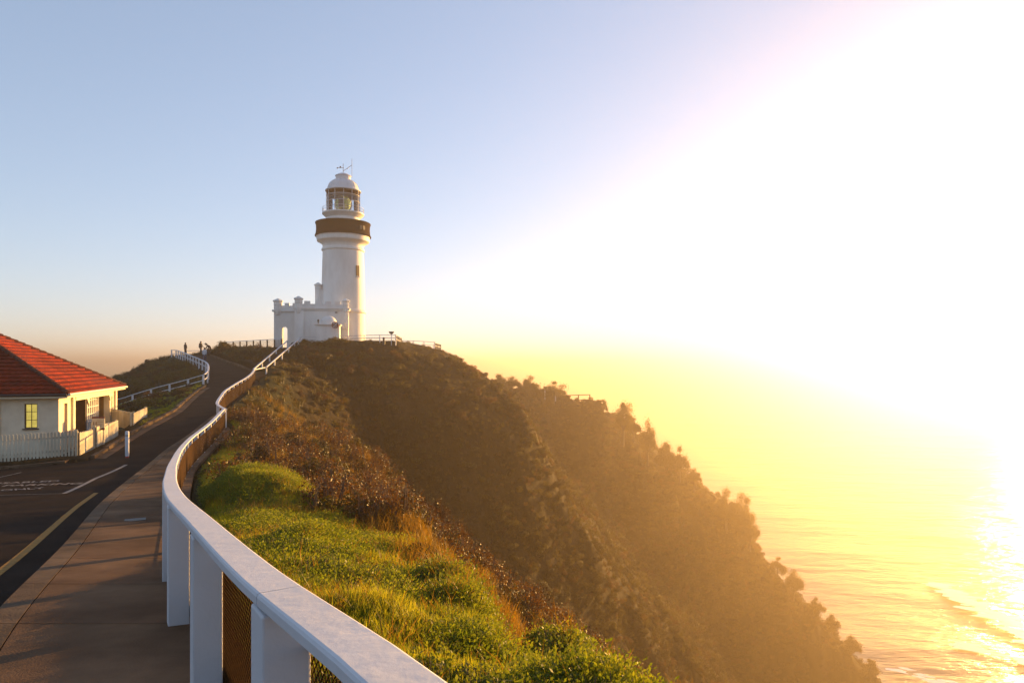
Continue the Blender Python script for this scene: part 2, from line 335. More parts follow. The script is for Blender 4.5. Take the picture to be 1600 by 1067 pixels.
def height(x, y):
    z = base_h(x, y)
    rr = np.hypot(x, y)
    right = x-edge_r(y)
    # rough scrub relief away from made ground
    out = np.where(y < 92, np.maximum(right, (left_edge(y)-x)), 9.0)
    plat = sstep((np.hypot((x+23)/1.3, y-91)-9)/6)          # lighthouse terrace stays level
    k = sstep((out-1)/4)*plat
    cliff = sstep((1.5-z)/8)*sstep((right-2)/5)
    far = sstep((rr-35)/30)
    z = z+k*cliff*(fbm(x, y, 9, 4, 3)*2.6+ (np.abs(fbm(x+y*.3, y*.35, 5, 4, 11))-0.2)*2.0)*(.35+.65*far)
    z = z+k*(fbm(x, y, 3.2, 3, 5)*.55*(.4+.6*far)+fbm(x, y, .9, 3, 9)*.22)
    hum = sstep((right-np.where(y > 9, 1.2, .3))/1.6)*sstep((34-y)/10)*sstep((5.0-right)/2.5)
    z = z+hum*(np.maximum(fbm(x, y, 1.6, 3, 21), -.1)*.95+fbm(x, y, .5, 2, 2)*.16)
    z = z+sil_corr(x, y)
    z = z-.14*sstep((y-8.5)/2)*sstep((34-y)/6)*sstep((4.2-right)/2)*(right > .1)
    # fit the made ground
    zr = ground(x, y)
    zl = zr-.06
    inside = (y < 92) & (right < .15) & (x > left_edge(y)-.15)
    tr = sstep((right-.15)/1.3); tl = sstep((left_edge(y)-.15-x)/1.5)
    near = (y < 66)
    bank = -.12+.23*sstep((10-y)/3)+.10*sstep((y-30)/5)
    z = np.where(near & (right >= .15) & (right < 1.45), (zr+bank)*(1-tr)+z*tr, z)
    z = np.where((y < 92) & (y > -12) & (x < left_edge(y)-.15) & (x > left_edge(y)-1.65), zl*(1-tl)+z*tl, z)
    z = np.where(inside, zr-.35, z)
    # house pad
    lx, ly = (x+19.2)*.944+(y-29.5)*.33, -(x+19.2)*.33+(y-29.5)*.944
    hp = sstep((lx+14)/1.5)*sstep((.9-lx)/.5)*sstep((ly+1)/.8)*sstep((17-ly)/2)
    z = z*(1-hp)+(-2.42)*hp
    hl = sstep(1-np.maximum(np.abs(x+25.5)-5.5, np.abs(y-90.5)-4.5)/1.5)
    z = z*(1-hl)+3.85*hl
    return z

# ------------------------------------------------------------------ terrain sheet
def radii():
    r = [.05, .4]; 
    while r[-1] < 520:
        q = r[-1]; s = max(.05, .013*q) if q < 36 else (.42 if q < 112 else (.6 if q < 212 else .05*q*.8))
        r.append(q+s)
    return np.array(r)
rad = radii()
th = np.concatenate([np.arange(-180, -42, 3.0), np.arange(-42, 43, .125), np.arange(43, 180, 3.0)])
T, RR = np.meshgrid(np.radians(th), rad, indexing='ij')
GX = RR*np.sin(T); GY = RR*np.cos(T); nt_, nr = GX.shape
# fit the three skylines of the land: far spur, lighthouse hill, near spur
BANDS = [([330, 450, 520, 580, 620, 650, 700, 760, 830, 900, 960, 1040], [715, 757, 790, 796, 803, 822, 888, 980, 1072, 1165, 1250, 1350], 3.5, 15.5),
         ([785, 800, 830, 870, 890, 925, 940, 970, 1000, 1030, 1050, 1075, 1100, 1125, 1150, 1180, 1195, 1230, 1270, 1300, 1330, 1375, 1420], [606, 607, 610, 617, 624, 629, 640, 660, 684, 708, 722, 742, 765, 782, 802, 850, 885, 915, 955, 988, 1022, 1072, 1120], 128, 205),
         ([455, 480, 500, 530, 560, 590, 620, 650, 670, 690, 710, 730, 750, 775, 800, 820, 840, 860, 890, 930, 970, 1000, 1060], [543, 537, 535, 533, 532, 532, 533, 538, 542, 548, 558, 570, 584, 600, 622, 642, 680, 727, 780, 845, 905, 950, 1060], 74, 97.5),
         ([372, 400, 430, 460, 500, 540, 570, 600, 620, 640, 670, 700, 750, 800, 850, 900, 960], [655, 664, 668, 675, 683, 693, 712, 738, 765, 793, 824, 854, 892, 924, 962, 1004, 1069], 16, 42)]
def fit_sil():
    for bi, (pxs, pys, r0, r1) in enumerate(BANDS):
        c = np.arange(pxs[0]-20, pxs[-1]+21, 5.0); yy = np.linspace(r0, r1, 150)
        Xp, Yp = np.meshgrid(c, yy, indexing='ij'); Xw = (Xp-800)/FX*Yp
        Zh = height(Xw, Yp); pyv = 572-(Zh-EYE)/Yp*FX
        if bi == 2: k = np.argmin(np.where(Yp < 98, pyv, 9999), 1)
        else: k = np.argmin(pyv, 1)
        best = pyv[np.arange(len(c)), k]; dd = yy[k]; want = np.interp(c, pxs, pys)
        ker = np.ones(7)/7; err = best-want; dz = err*dd/FX
        print('sil', bi, np.round(err[::12]))
        dz = np.convolve(np.pad(dz, 3, mode='edge'), ker, 'valid'); dd = np.convolve(np.pad(dd, 3, mode='edge'), ker, 'valid')
        SIL.append((c, dz, dd, r0, r1))
fit_sil(); fit_sil(); fit_sil()
GZ = height(GX, GY)
def grid_mesh(name, X, Y, Zz, wrap=True):
    a, b = X.shape
    idx = np.arange(a*b).reshape(a, b)
    i0 = idx[:, :-1] if wrap else idx[:-1, :-1]; i1 = idx[:, 1:] if wrap else idx[:-1, 1:]
    nx = np.roll(idx, -1, 0) if wrap else idx[1:]
    j0 = nx[:, :-1]; j1 = nx[:, 1:]
    q = np.stack([i0, i1, j1, j0], -1).reshape(-1, 4)
    me = bpy.data.meshes.new(name); me.vertices.add(a*b); me.vertices.foreach_set('co', np.stack([X, Y, Zz], -1).ravel())
    me.loops.add(q.size); me.loops.foreach_set('vertex_index', q.ravel().astype(np.int32))
    me.polygons.add(len(q)); me.polygons.foreach_set('loop_start', np.arange(0, q.size, 4, dtype=np.int32))
    me.update(calc_edges=True); me.shade_smooth()
    return me, q
me, quads = grid_mesh('headland_ground', GX, GY, GZ)
def zone(x, y):     # 1 = green grass, 0 = brown scrub
    right = x-edge_r(y)
    lim = np.interp(y, [0, 6, 9, 13, 20, 28, 36], [2.2, 2.9, 3.3, 3.3, 2.5, 1.5, .7])
    gz = sstep((lim+fbm(x, y, 2.5, 3, 31)*2.0-right)/1.2)*sstep((41-y)/4)*(right > 0)
    lawn = ((x < left_edge(y)) & (y > 38) & (y < 100))*1.0*sstep((6-(left_edge(y)-x))/3)
    lawn2 = sstep((y-40)/6)*(right > 0)*sstep((5-right)/3)*sstep((70-y)/6)*.8
    return np.clip(gz+lawn*.9+lawn2, 0, 1)
ZN = zone(GX, GY)
at = me.attributes.new('green', 'FLOAT', 'POINT'); at.data.foreach_set('value', ZN.ravel().astype(np.float32))
def terrain_mat():
    m = bpy.data.materials.new('headland_soil'); m.use_nodes = True; n = m.node_tree.nodes; l = m.node_tree.links
    b = n['Principled BSDF']; b.inputs['Roughness'].default_value = .95; b.inputs['Specular IOR Level'].default_value = .15
    g = n.new('ShaderNodeNewGeometry')
    def nz(s, d=6):
        q = n.new('ShaderNodeTexNoise'); q.inputs['Scale'].default_value = s; q.inputs['Detail'].default_value = d; q.inputs['Roughness'].default_value = .65; l.new(g.outputs['Position'], q.inputs[0]); return q
    def ramp(src, c0, c1, p0=.35, p1=.65):
        r = n.new('ShaderNodeValToRGB'); r.color_ramp.elements[0].position = p0; r.color_ramp.elements[1].position = p1
        r.color_ramp.elements[0].color = (*c0, 1); r.color_ramp.elements[1].color = (*c1, 1); l.new(src, r.inputs[0]); return r
    def mix(f, a, bb):
        x = n.new('ShaderNodeMix'); x.data_type = 'RGBA'; l.new(f, x.inputs[0]); l.new(a, x.inputs[6]); l.new(bb, x.inputs[7]); return x
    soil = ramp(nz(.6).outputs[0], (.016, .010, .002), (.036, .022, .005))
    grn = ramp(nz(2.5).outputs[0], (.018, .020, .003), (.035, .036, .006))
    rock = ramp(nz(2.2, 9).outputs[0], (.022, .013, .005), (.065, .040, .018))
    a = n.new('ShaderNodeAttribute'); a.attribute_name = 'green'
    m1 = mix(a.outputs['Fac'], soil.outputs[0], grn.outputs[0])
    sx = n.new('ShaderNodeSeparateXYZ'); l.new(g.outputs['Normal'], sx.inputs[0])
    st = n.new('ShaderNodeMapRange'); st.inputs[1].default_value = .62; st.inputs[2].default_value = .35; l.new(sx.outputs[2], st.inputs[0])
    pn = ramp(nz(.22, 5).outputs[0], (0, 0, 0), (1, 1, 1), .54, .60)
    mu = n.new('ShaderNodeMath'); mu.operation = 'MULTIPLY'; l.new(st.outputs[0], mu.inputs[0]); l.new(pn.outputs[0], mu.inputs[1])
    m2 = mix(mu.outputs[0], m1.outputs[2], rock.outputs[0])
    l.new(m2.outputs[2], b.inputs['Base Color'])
    bp = n.new('ShaderNodeBump'); bp.inputs['Strength'].default_value = .9; bp.inputs['Distance'].default_value = .25
    l.new(nz(3.0, 8).outputs[0], bp.inputs['Height']); l.new(bp.outputs[0], b.inputs['Normal'])
    return m
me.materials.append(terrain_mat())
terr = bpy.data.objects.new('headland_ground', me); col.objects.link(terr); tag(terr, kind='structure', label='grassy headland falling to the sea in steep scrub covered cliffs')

# ------------------------------------------------------------------ sea
SEA_Z = -92.0
def sea_mat():
    m = bpy.data.materials.new('sea_water'); m.use_nodes = True; n = m.node_tree.nodes; l = m.node_tree.links
    b = n['Principled BSDF']; b.inputs['Base Color'].default_value = (.10, .17, .17, 1); b.inputs['Roughness'].default_value = .22
    b.inputs['IOR'].default_value = 1.33; b.inputs['Specular IOR Level'].default_value = .5
    g = n.new('ShaderNodeNewGeometry'); last = None
    mp = n.new('ShaderNodeMapping'); mp.inputs['Rotation'].default_value = (0, 0, R(20)); mp.inputs['Scale'].default_value = (.45, 1.3, 1); l.new(g.outputs['Position'], mp.inputs[0])
    for s, st, di in ((.012, .55, 14.0), (.06, .5, 3.2), (.35, .5, .8)):
        z = n.new('ShaderNodeTexNoise'); z.inputs['Scale'].default_value = s; z.inputs['Detail'].default_value = 6; z.inputs['Roughness'].default_value = .6; l.new(mp.outputs[0], z.inputs[0])
        bp = n.new('ShaderNodeBump'); bp.inputs['Strength'].default_value = st; bp.inputs['Distance'].default_value = di; l.new(z.outputs[0], bp.inputs['Height'])
        if last: l.new(last.outputs[0], bp.inputs['Normal'])
        last = bp
    l.new(last.outputs[0], b.inputs['Normal'])
    return m
rs = np.concatenate([[.5], np.geomspace(40, 24000, 140)]); ta = np.radians(np.arange(-180, 180, 1.5))
T2, R2 = np.meshgrid(ta, rs, indexing='ij'); SX = R2*np.sin(T2); SY = R2*np.cos(T2)
swell = np.sin((SX*.55+SY*.83)/13.0+fbm(SX, SY, 60, 2, 4)*3)*.7*np.exp(-R2/1500)
me, _ = grid_mesh('sea', SX, SY, SEA_Z+swell)
me.materials.append(sea_mat()); sea = bpy.data.objects.new('sea', me); col.objects.link(sea); tag(sea, kind='structure', label='calm sea shining in the low sun')
# foam lines of broken swell
M['foam'] = mat('sea_foam', (.88, .88, .86), .2, scale=.5, color2=(.8, .8, .8), bump=.6, bscale=.8)
fo = MB()
for (pa, pb, wd, n) in (((1465, 918), (1640, 1012), 5.0, 60), ((1500, 1010), (1640, 1050), 3.5, 20), ((1270, 1010), (1330, 1040), 1.6, 14), ((1400, 1050), (1520, 1085), 2.2, 16), ((1560, 860), (1640, 890), 3.0, 12)):
    for k in range(n):
        t = random.random(); px = pa[0]+(pb[0]-pa[0])*t+random.gauss(0, 4); py = pa[1]+(pb[1]-pa[1])*t+random.gauss(0, 2.2)
        d = (EYE-SEA_Z)*FX/(py-572); c = P(px, py, d); rr = wd*random.uniform(.15, .6); el = random.uniform(1.5, 3.5); a0 = R(-20+random.gauss(0, 12))
        m_ = 9; ring = []
        for i in range(m_):
            a = 2*math.pi*i/m_; q = rr*random.uniform(.6, 1.2)
            ex, ey = q*el*math.cos(a), q*math.sin(a)
            ring.append((c.x+ex*math.cos(a0)-ey*math.sin(a0), c.y+ex*math.sin(a0)+ey*math.cos(a0), SEA_Z+1.15+.002*k))
        fo.add(ring+[(c.x, c.y, SEA_Z+1.19+.002*k)], [(i, (i+1) % m_, m_) for i in range(m_)])
fo.build('sea_foam', M['foam'], kind='stuff', label='streaks of white foam on the sea below the far cliff', smooth=True)

# ------------------------------------------------------------------ haze
hz = MB(); hz.box((0, 0, (-94.5+31)/2), (50000, 50000, 31+94.5))
hm = bpy.data.materials.new('air_haze'); hm.use_nodes = True; hn = hm.node_tree.nodes; hn.remove(hn['Principled BSDF'])
pv = hn.new('ShaderNodeVolumePrincipled'); pv.inputs['Color'].default_value = HAZE_COLOR; pv.inputs['Density'].default_value = HAZE_DENSITY; pv.inputs['Anisotropy'].default_value = HAZE_G
hm.node_tree.links.new(pv.outputs[0], hn['Material Output'].inputs['Volume'])
hz.build('haze', hm, kind='stuff', label='golden sea haze in the low sunlight')

# ------------------------------------------------------------------ road, footpath, kerbs, markings
def strip(name, ys, xa, xb, zf, th, m, parent=None, nx=1, **k):
    b = MB(); rows = []
    for y in ys:
        a, c = float(xa(y)), float(xb(y))
        rows.append([(a+(c-a)*i/nx, y, float(zf(a+(c-a)*i/nx, y))) for i in range(nx+1)])
    n = nx+1
    vs = [p for r in rows for p in r]; L = len(vs)
    vs += [(x, y, z-th) for x, y, z in vs]
    fs = []
    for j in range(len(ys)-1):
        for i in range(nx): fs.append((j*n+i, j*n+i+1, (j+1)*n+i+1, (j+1)*n+i))
        fs.append((j*n, (j+1)*n, L+(j+1)*n, L+j*n)); e = j*n+nx; f = (j+1)*n+nx; fs.append((e, L+e, L+f, f))
    for i in range(nx):
        fs.append((i, L+i, L+i+1, i+1)); q = (len(ys)-1)*n+i; fs.append((q, q+1, L+q+1, L+q))
    b.add(vs, fs); return b.build(name, m, parent, **k)
rz = lambda x, y: ground(x, y)-.12
ysr = list(np.arange(-12, 25.8, .7))+[25.9, 26.1, 26.3, 26.5, 26.7, 27, 27.3]+list(np.arange(28, 94.1, .8))
pl = lambda y: path_l(y)-.10 if y < 42 else edge_r(y)+.05
road = strip('road', ysr, left_edge, pl, rz, .3, M['asphalt'], nx=24, kind='structure', label='dark asphalt lane dipping and climbing to the lighthouse')
fp = empty('footpath', (0, 0, 0), kind='structure', label='concrete footpath between the road kerb and the white rail')
ys = -11.0
while ys < 41:
    ye = ys+1.5
    yy = [ys+.008, ys+.5, ys+1.0, ye-.008]
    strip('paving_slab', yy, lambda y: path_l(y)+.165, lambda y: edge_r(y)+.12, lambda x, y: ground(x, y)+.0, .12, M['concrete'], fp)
    ys = ye
kb = empty('kerb', (0, 0, 0), kind='structure', label='pale concrete kerb along the footpath')
ys = -11.0
while ys < 41:
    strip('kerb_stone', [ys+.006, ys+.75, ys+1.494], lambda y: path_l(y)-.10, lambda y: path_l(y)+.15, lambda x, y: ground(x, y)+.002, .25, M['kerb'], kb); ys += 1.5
lk = empty('kerb', (0, 0, 0), kind='structure', label='broken yellowish kerb and gutter on the cottage side of the lane')
ys = 27.4
while ys < 58:
    strip('kerb_stone', [ys+.02, ys+.6, ys+1.18], lambda y: left_edge(y)-.22, lambda y: left_edge(y)-.02, lambda x, y: ground(x, y)+.02+.03*math.sin(ys*7), .3, M['kerb'], lk); ys += 1.2
strip('gutter', list(np.arange(27.4, 58, .8)), lambda y: left_edge(y)+.0, lambda y: left_edge(y)+.42, lambda x, y: rz(x, y)+.006, .05, M['concrete'], lk)
# kerb and footway round the corner in front of the picket fence
U = Vector((-.33, .944, 0)); VL = Vector((-.944, -.33, 0))
cx0 = Vector((-17.25, 26.35, 0))
cb = empty('corner_footway', (0, 0, 0), kind='structure', label='narrow concrete footway in front of the picket fence')
for k in range(12):
    for off0, off1, hh, nm, mm in ((.0, .18, .0, 'kerb_stone', 'kerb'), (.20, 1.35, .0, 'paving_slab', 'concrete')):
        a = cx0+VL*(k*1.5+.01); b_ = cx0+VL*(k*1.5+1.49)
        mb = MB(); q = [a+U*off0, b_+U*off0, b_+U*off1, a+U*off1]
        zs = [float(ground(v.x, min(v.y, 26.3))) for v in q]; zs = [z-.02 for z in zs]
        mb.add([(v.x, v.y, z) for v, z in zip(q, zs)]+[(v.x, v.y, z-.3) for v, z in zip(q, zs)], [(0, 3, 2, 1), (0, 1, 5, 4), (1, 2, 6, 5), (2, 3, 7, 6), (3, 0, 4, 7)])
        mb.build(nm, M[mm], cb)
def line_on_road(name, p, q, wd, m, n=14, jag=0):
    b = MB(); p = Vector((*p, 0)); q = Vector((*q, 0)); d = (q-p); s = Vector((-d.y, d.x, 0)).normalized()*wd/2
    vs = []
    for i in range(n+1):
        c = p+d*i/n
        for sg in (-1, 1):
            e = c+s*sg; vs.append((e.x, e.y, float(rz(e.x, e.y))+.006))
    b.add(vs, [(2*i, 2*i+1, 2*i+3, 2*i+2) for i in range(n)]); return b.build(name, m, road)
yb = MB(); vs = []; yl = np.arange(-8, 18.7, .4)
for y in yl:
    for o in (.0, .13): x = float(path_l(y))-.10-.62+o; vs.append((x, y, float(rz(x, y))+.006))
yb.add(vs, [(2*i, 2*i+1, 2*i+3, 2*i+2) for i in range(len(yl)-1)]); yb.build('yellow_line', M['yellow'], road)
def road_pt(px, py):
    d = 20.0
    for _ in range(60):
        x = (px-800)/FX*d; z = float(rz(x, d)); d = d*.6+.4*(EYE-z)*FX/(py-572)
    return ((px-800)/FX*d, d)
p1 = road_pt(100, 771); p2 = road_pt(150, 747); p3 = road_pt(197, 726); p0 = road_pt(-60, 775)
line_on_road('bay_line', p1, p2, .12, M['whiteline']); line_on_road('bay_line', p2, p3, .12, M['whiteline'])
line_on_road('bay_line', p0, p1, .05, M['whiteline'])
line_on_road('bay_line', road_pt(-60, 757), road_pt(33, 738), .07, M['whiteline'])
def text_mesh(body, size, loc, rotm, m, parent, name='lettering', bold=.0, sx=1.0):
    c = bpy.data.curves.new('t', 'FONT'); c.body = body; c.size = size; c.offset = bold; c.align_x = 'LEFT'; c.resolution_u = 2
    o = bpy.data.objects.new('t', c); col.objects.link(o); bpy.context.view_layer.update()
    me = bpy.data.meshes.new_from_object(o.evaluated_get(bpy.context.evaluated_depsgraph_get())); bpy.data.objects.remove(o)
    me.materials.clear(); me.materials.append(m); o = bpy.data.objects.new(name, me); col.objects.link(o)
    o.matrix_world = Matrix.Translation(loc) @ rotm.to_4x4() @ Matrix.Diagonal((sx, 1, 1, 1))
    if parent: o.parent = parent; o.matrix_parent_inverse = parent.matrix_world.inverted()
    return o
for body, pa, pb in (('DISABLED', (-28, 758), (90, 753)), ('PARKING', (0, 761), (124, 757)), ('ONLY', (0, 768), (70, 764))):
    a = road_pt(*pa); b_ = road_pt(*pb); L = math.hypot(b_[0]-a[0], b_[1]-a[1])
    za, zb = float(rz(*a)), float(rz(*b_)); ex = Vector((b_[0]-a[0], b_[1]-a[1], zb-za)).normalized()
    c2 = (a[0]-ex.y*1.0, a[1]+ex.x*1.0); ey = Vector((-ex.y, ex.x, float(rz(*c2))-za)).normalized(); ez = ex.cross(ey).normalized()
    rot = Matrix((ex, ey, ez)).transposed()
    t = text_mesh(body, .62, Vector((a[0], a[1], za))+ez*.02, rot, M['whiteline'], road, bold=.012)
    wd = t.dimensions.x; sxx = L/max(wd, .1); t.matrix_world = Matrix.Translation(Vector((a[0], a[1], za))+ez*.02) @ rot.to_4x4() @ Matrix.Diagonal((sxx, 1, 1, 1))
# drain plate in the footpath
q = P(211, 808, 12.3); q.z = float(ground(q.x, q.y))+.006
db = MB(); db.box(q, (.34, .22, .012), rz=R(27)); db.build('drain_cover', M['dark'], fp)
# embankment kerb beside the upper road
ek = empty('kerb', (0, 0, 0), kind='structure', label='pale kerb along the foot of the dark bank by the upper road')
ys = 67.0
while ys < 92:
    strip('kerb_stone', [ys+.02, ys+1.48], lambda y: edge_r(y)+.0, lambda y: edge_r(y)+.32, lambda x, y: ground(x, y)+.10, .4, M['kerb'], ek); ys += 1.5

# ------------------------------------------------------------------ fences
def catmull(ps, step):
    ps = [Vector(p) for p in ps]; out = []
    q = [ps[0]*2-ps[1]]+ps+[ps[-1]*2-ps[-2]]
    for i in range(1, len(q)-2):
        n = max(2, int((q[i+1]-q[i]).length/.15))
        for k in range(n):
            t = k/n; a, b, c, d = q[i-1:i+3]
            out.append(.5*((2*b)+(c-a)*t+(2*a-5*b+4*c-d)*t*t+(3*b-a-3*c+d)*t**3))
    out.append(ps[-1]); res = [out[0]]; acc = 0
    for a, b in zip(out, out[1:]):
        acc += (b-a).length
        if acc >= step: res.append(b); acc = 0
    if (res[-1]-out[-1]).length > step*.3: res.append(out[-1])
    else: res[-1] = out[-1]
    return res
def sweep(mb, line, prof, m=0):
    n = len(prof); vs = []
    for i, p in enumerate(line):
        t = (line[min(i+1, len(line)-1)]-line[max(i-1, 0)]).normalized(); s = Vector((t.y, -t.x, 0)).normalized(); u = s.cross(t).normalized()
        vs += [p+s*a+u*b for a, b in prof]
    fs = [(i*n+k, i*n+(k+1) % n, (i+1)*n+(k+1) % n, (i+1)*n+k) for i in range(len(line)-1) for k in range(n)]
    fs += [tuple(range(n))[::-1], tuple((len(line)-1)*n+k for k in range(n))]
    mb.add(vs, fs, m)
def rprof(w_, h_, c=.012):
    a, b = w_/2, h_/2
    return [(-a+c, -b), (-a, -b+c), (-a, b-c), (-a+c*.4, b-c*.3), (-a+c, b), (a-c, b), (a-c*.3, b-c*.4), (a, b-c), (a, -b+c), (a-c, -b)]
def mesh_wire(mb, line, zlo, zhi, cell, r, n3=3):
    # diamond chain-link between zlo and zhi above the line
    H = zhi-zlo; L = [0.0]
    for a, b in zip(line, line[1:]): L.append(L[-1]+(b-a).length)
    tot = L[-1]; Ls = np.array(L); X = np.array([[p.x, p.y, p.z] for p in line])
    def at(s): return Vector((np.interp(s, Ls, X[:, 0]), np.interp(s, Ls, X[:, 1]), np.interp(s, Ls, X[:, 2])))
    k = -H
    while k < tot:
        for sg in (1, -1):
            s0, s1 = (k, k+H) if sg == 1 else (k+H, k)
            pp = []
            nseg = 4
            for j in range(nseg+1):
                s = s0+(s1-s0)*j/nseg
                if -1e-6 <= s <= tot+1e-6: pp.append(at(s)+Vector((0, 0, zlo+H*j/nseg)))
            # clip the ends neatly
            lo, hi = max(0, min(s0, s1)), min(tot, max(s0, s1))
            if hi-lo < .01: continue
            def zz(s): return zlo+H*(s-s0)/(s1-s0)
            ss = [lo+(hi-lo)*j/3 for j in range(4)]
            off = .004*sg
            mb.tube([at(s)+Vector((off, 0, zz(s))) for s in ss], r, n3, caps=False)
        k += cell
def rail_fence(name, base_pts, H, spacing, postw, railw, railh, label, cat, group=None, mesh=None, second=None, mat_=None, seg=2, start_off=0, tilt=0, lowmesh=.05, postmat=None, meshmat=None, side=.0, coil=0, coil_until=1e9):
    mat_ = mat_ or M['paint']; line = catmull(base_pts, .35)
    L = [0.0]
    for a, b in zip(line, line[1:]): L.append(L[-1]+(b-a).length)
    Ls = np.array(L); X = np.array([[p.x, p.y, p.z] for p in line]); tot = L[-1]
    def at(s): s = min(max(s, 0), tot); return Vector((np.interp(s, Ls, X[:, 0]), np.interp(s, Ls, X[:, 1]), np.interp(s, Ls, X[:, 2])))
    root = empty(name, line[0], label=label, cat=cat, group=group); off = line[0]
    def L_(ps): return [p-off for p in ps]
    n = max(1, round((tot-start_off)/spacing)); ss = [start_off+i*(tot-start_off)/n for i in range(n+1)]
    if start_off > .5: ss = [start_off-spacing*j for j in range(int(start_off/spacing), 0, -1)]+ss
    for s in ss:
        p = at(s); t = (at(s+.1)-at(s-.1)).normalized(); b = MB()
        b.box(p-off+Vector((0, 0, (H-railh-.002)/2-.1)), (postw, postw, H-railh+.2-.002), rz=math.atan2(t.y, t.x))
        b.build('post', postmat or mat_, root, bevel=min(.008, postw*.08))
    for i in range(0, len(ss)-1, seg):
        a, c = ss[i]-(.09 if i == 0 else -.003), ss[min(i+seg, len(ss)-1)]+(.09 if i+seg >= len(ss)-1 else -.003)
        k = max(2, int((c-a)/.25)); b = MB()
        sweep(b, [at(a+(c-a)*j/k)-off+Vector((0, 0, H-railh/2)) if 0 <= a+(c-a)*j/k <= tot else at(a+(c-a)*j/k)-off+Vector((0, 0, H-railh/2))+(at(.1)-at(0)).normalized()*(a+(c-a)*j/k if a+(c-a)*j/k < 0 else 0)+(at(tot)-at(tot-.1)).normalized()*max(0, a+(c-a)*j/k-tot) for j in range(k+1)], rprof(railw, railh))
        b.build('top_rail', mat_, root)
        if second:
            for hh in (second if isinstance(second, (list, tuple)) else [second]):
                b = MB(); sweep(b, [at(a+(c-a)*j/k)-off+Vector((0, 0, hh)) for j in range(k+1)], rprof(railw*.5, railh)); b.build('middle_rail', mat_, root)
    if mesh:
        cell, r, hi = mesh
        sh = []
        for j, p in enumerate(line):
            t = (line[min(j+1, len(line)-1)]-line[max(j-1, 0)]).normalized(); sh.append(p-off+Vector((t.y, -t.x, 0))*side)
        b = MB(); mesh_wire(b, sh, lowmesh, hi, cell, r)
        for hh in (lowmesh, hi): b.tube([p+Vector((0, 0, hh)) for p in sh], r*2.0, 5)
        if coil:
            ce = catmull([p+Vector((0, 0, hi)) for p in sh], .35); s = 0; hp = []
            cl = [0.0]
            for a, c in zip(ce, ce[1:]): cl.append(cl[-1]+(c-a).length)
            CX = np.array([[p.x, p.y, p.z] for p in ce]); cl = np.array(cl); tt = min(cl[-1], coil_until); kk = int(tt/.0032)
            for j in range(kk):
                s = tt*j/kk; c = Vector((np.interp(s, cl, CX[:, 0]), np.interp(s, cl, CX[:, 1]), np.interp(s, cl, CX[:, 2])))
                ph = 2*math.pi*s/.026; s2 = min(s+.05, tt); c2 = Vector((np.interp(s2, cl, CX[:, 0]), np.interp(s2, cl, CX[:, 1]), np.interp(s2, cl, CX[:, 2])))
                t = (c2-c); t = t.normalized() if t.length > 1e-5 else Vector((0, 1, 0)); sd_ = Vector((t.y, -t.x, 0)).normalized()
                hp.append(c+sd_*math.cos(ph)*coil+Vector((0, 0, 1))*math.sin(ph)*coil)
            cb_ = MB(); cb_.tube(hp, .0052, 4, caps=False); cb_.build('tie_wire_coil', meshmat or M['wire'], root, smooth=True)
        b.build('wire_mesh', meshmat or M['wire'], root)
    return root
gz = lambda x, y: float(ground(x, y))
near_pts = [(float(rail_x(y)), y, gz(float(rail_x(y)), y)) for y in (-5, -2.5, 0, 1.37, 2.51, 4.26, 5.77, 7.5, 9.5, 12, 15, 17.5, 20, 22.5, 25, 27.5, 30, 32.5, 35.5)]
# a post falls on (−.93, 2.51)
acc = 0; q = [Vector(p) for p in near_pts]
ln = catmull(q, .35); acc = 0
for a, b in zip(ln, ln[1:]):
    if b.y > 2.50: break
    acc += (b-a).length
rail_fence('safety_fence', near_pts, 1.0, 1.95, .155, .152, .05, 'thick white painted rail on square posts with wire mesh, curving away from the camera', 'fence', mesh=(.042, .0025, .82), start_off=acc % 1.95, side=.085, coil=.017, coil_until=9.0)
up_pts = [(-15.0, 35.5), (-15.75, 36.8), (-16.5, 38.2), (-17.2, 40), (-17.9, 42), (-18.9, 45), (-20.2, 50), (-21.4, 55), (-22.5, 59), (-23.4, 62)]
up_pts = [(x, y, gz(x, y)) for x, y in up_pts]
up_pts[0] = (up_pts[0][0]-.02, up_pts[0][1]+.25, up_pts[0][2])
rail_fence('safety_fence', up_pts, 1.0, 2.0, .13, .16, .05, 'white rail with square posts climbing the lane above the kink, below the steps', 'fence', mesh=(.06, .004, .80), side=.08, seg=3, lowmesh=-.12)
# left white two-rail fence on the mound
lf = [P(120, 652, 63), P(188, 638, 62.5), P(207, 632, 62), P(243.7, 621, 61.5), P(277.5, 612.5, 61), P(305, 605, 60.5), P(320, 600, 60), P(325.5, 591, 63.5), P(323, 581, 68), P(311, 574, 72), P(300, 569, 76), P(290, 564, 80), P(281, 560, 84), P(275, 558, 87), P(268, 557.5, 88.5)]
rail_fence('post_and_rail_fence', lf, .92, 2.0, .13, .14, .07, 'white two rail timber fence bending round the dark grassy mound left of the lane', 'fence', second=.42, seg=2)
# fence along the top of the bank
tf = [P(343, 548, 92), P(372, 546.5, 90), P(405, 545, 87.5), P(440, 543.5, 85)]
rail_fence('bank_top_fence', tf, 1.15, 1.45, .13, .10, .08, 'dark posted fence with mesh panels along the top of the bank left of the lighthouse', 'fence', mesh=(.13, .006, .95), postmat=M['dark'], seg=2)
# lookout rail at far left of the crest
rail_fence('lookout_rail', [P(292, 556, 97), P(316, 555.5, 97)], .75, 2.1, .08, .08, .07, 'low single rail behind the two dark standing people on the crest', 'fence')
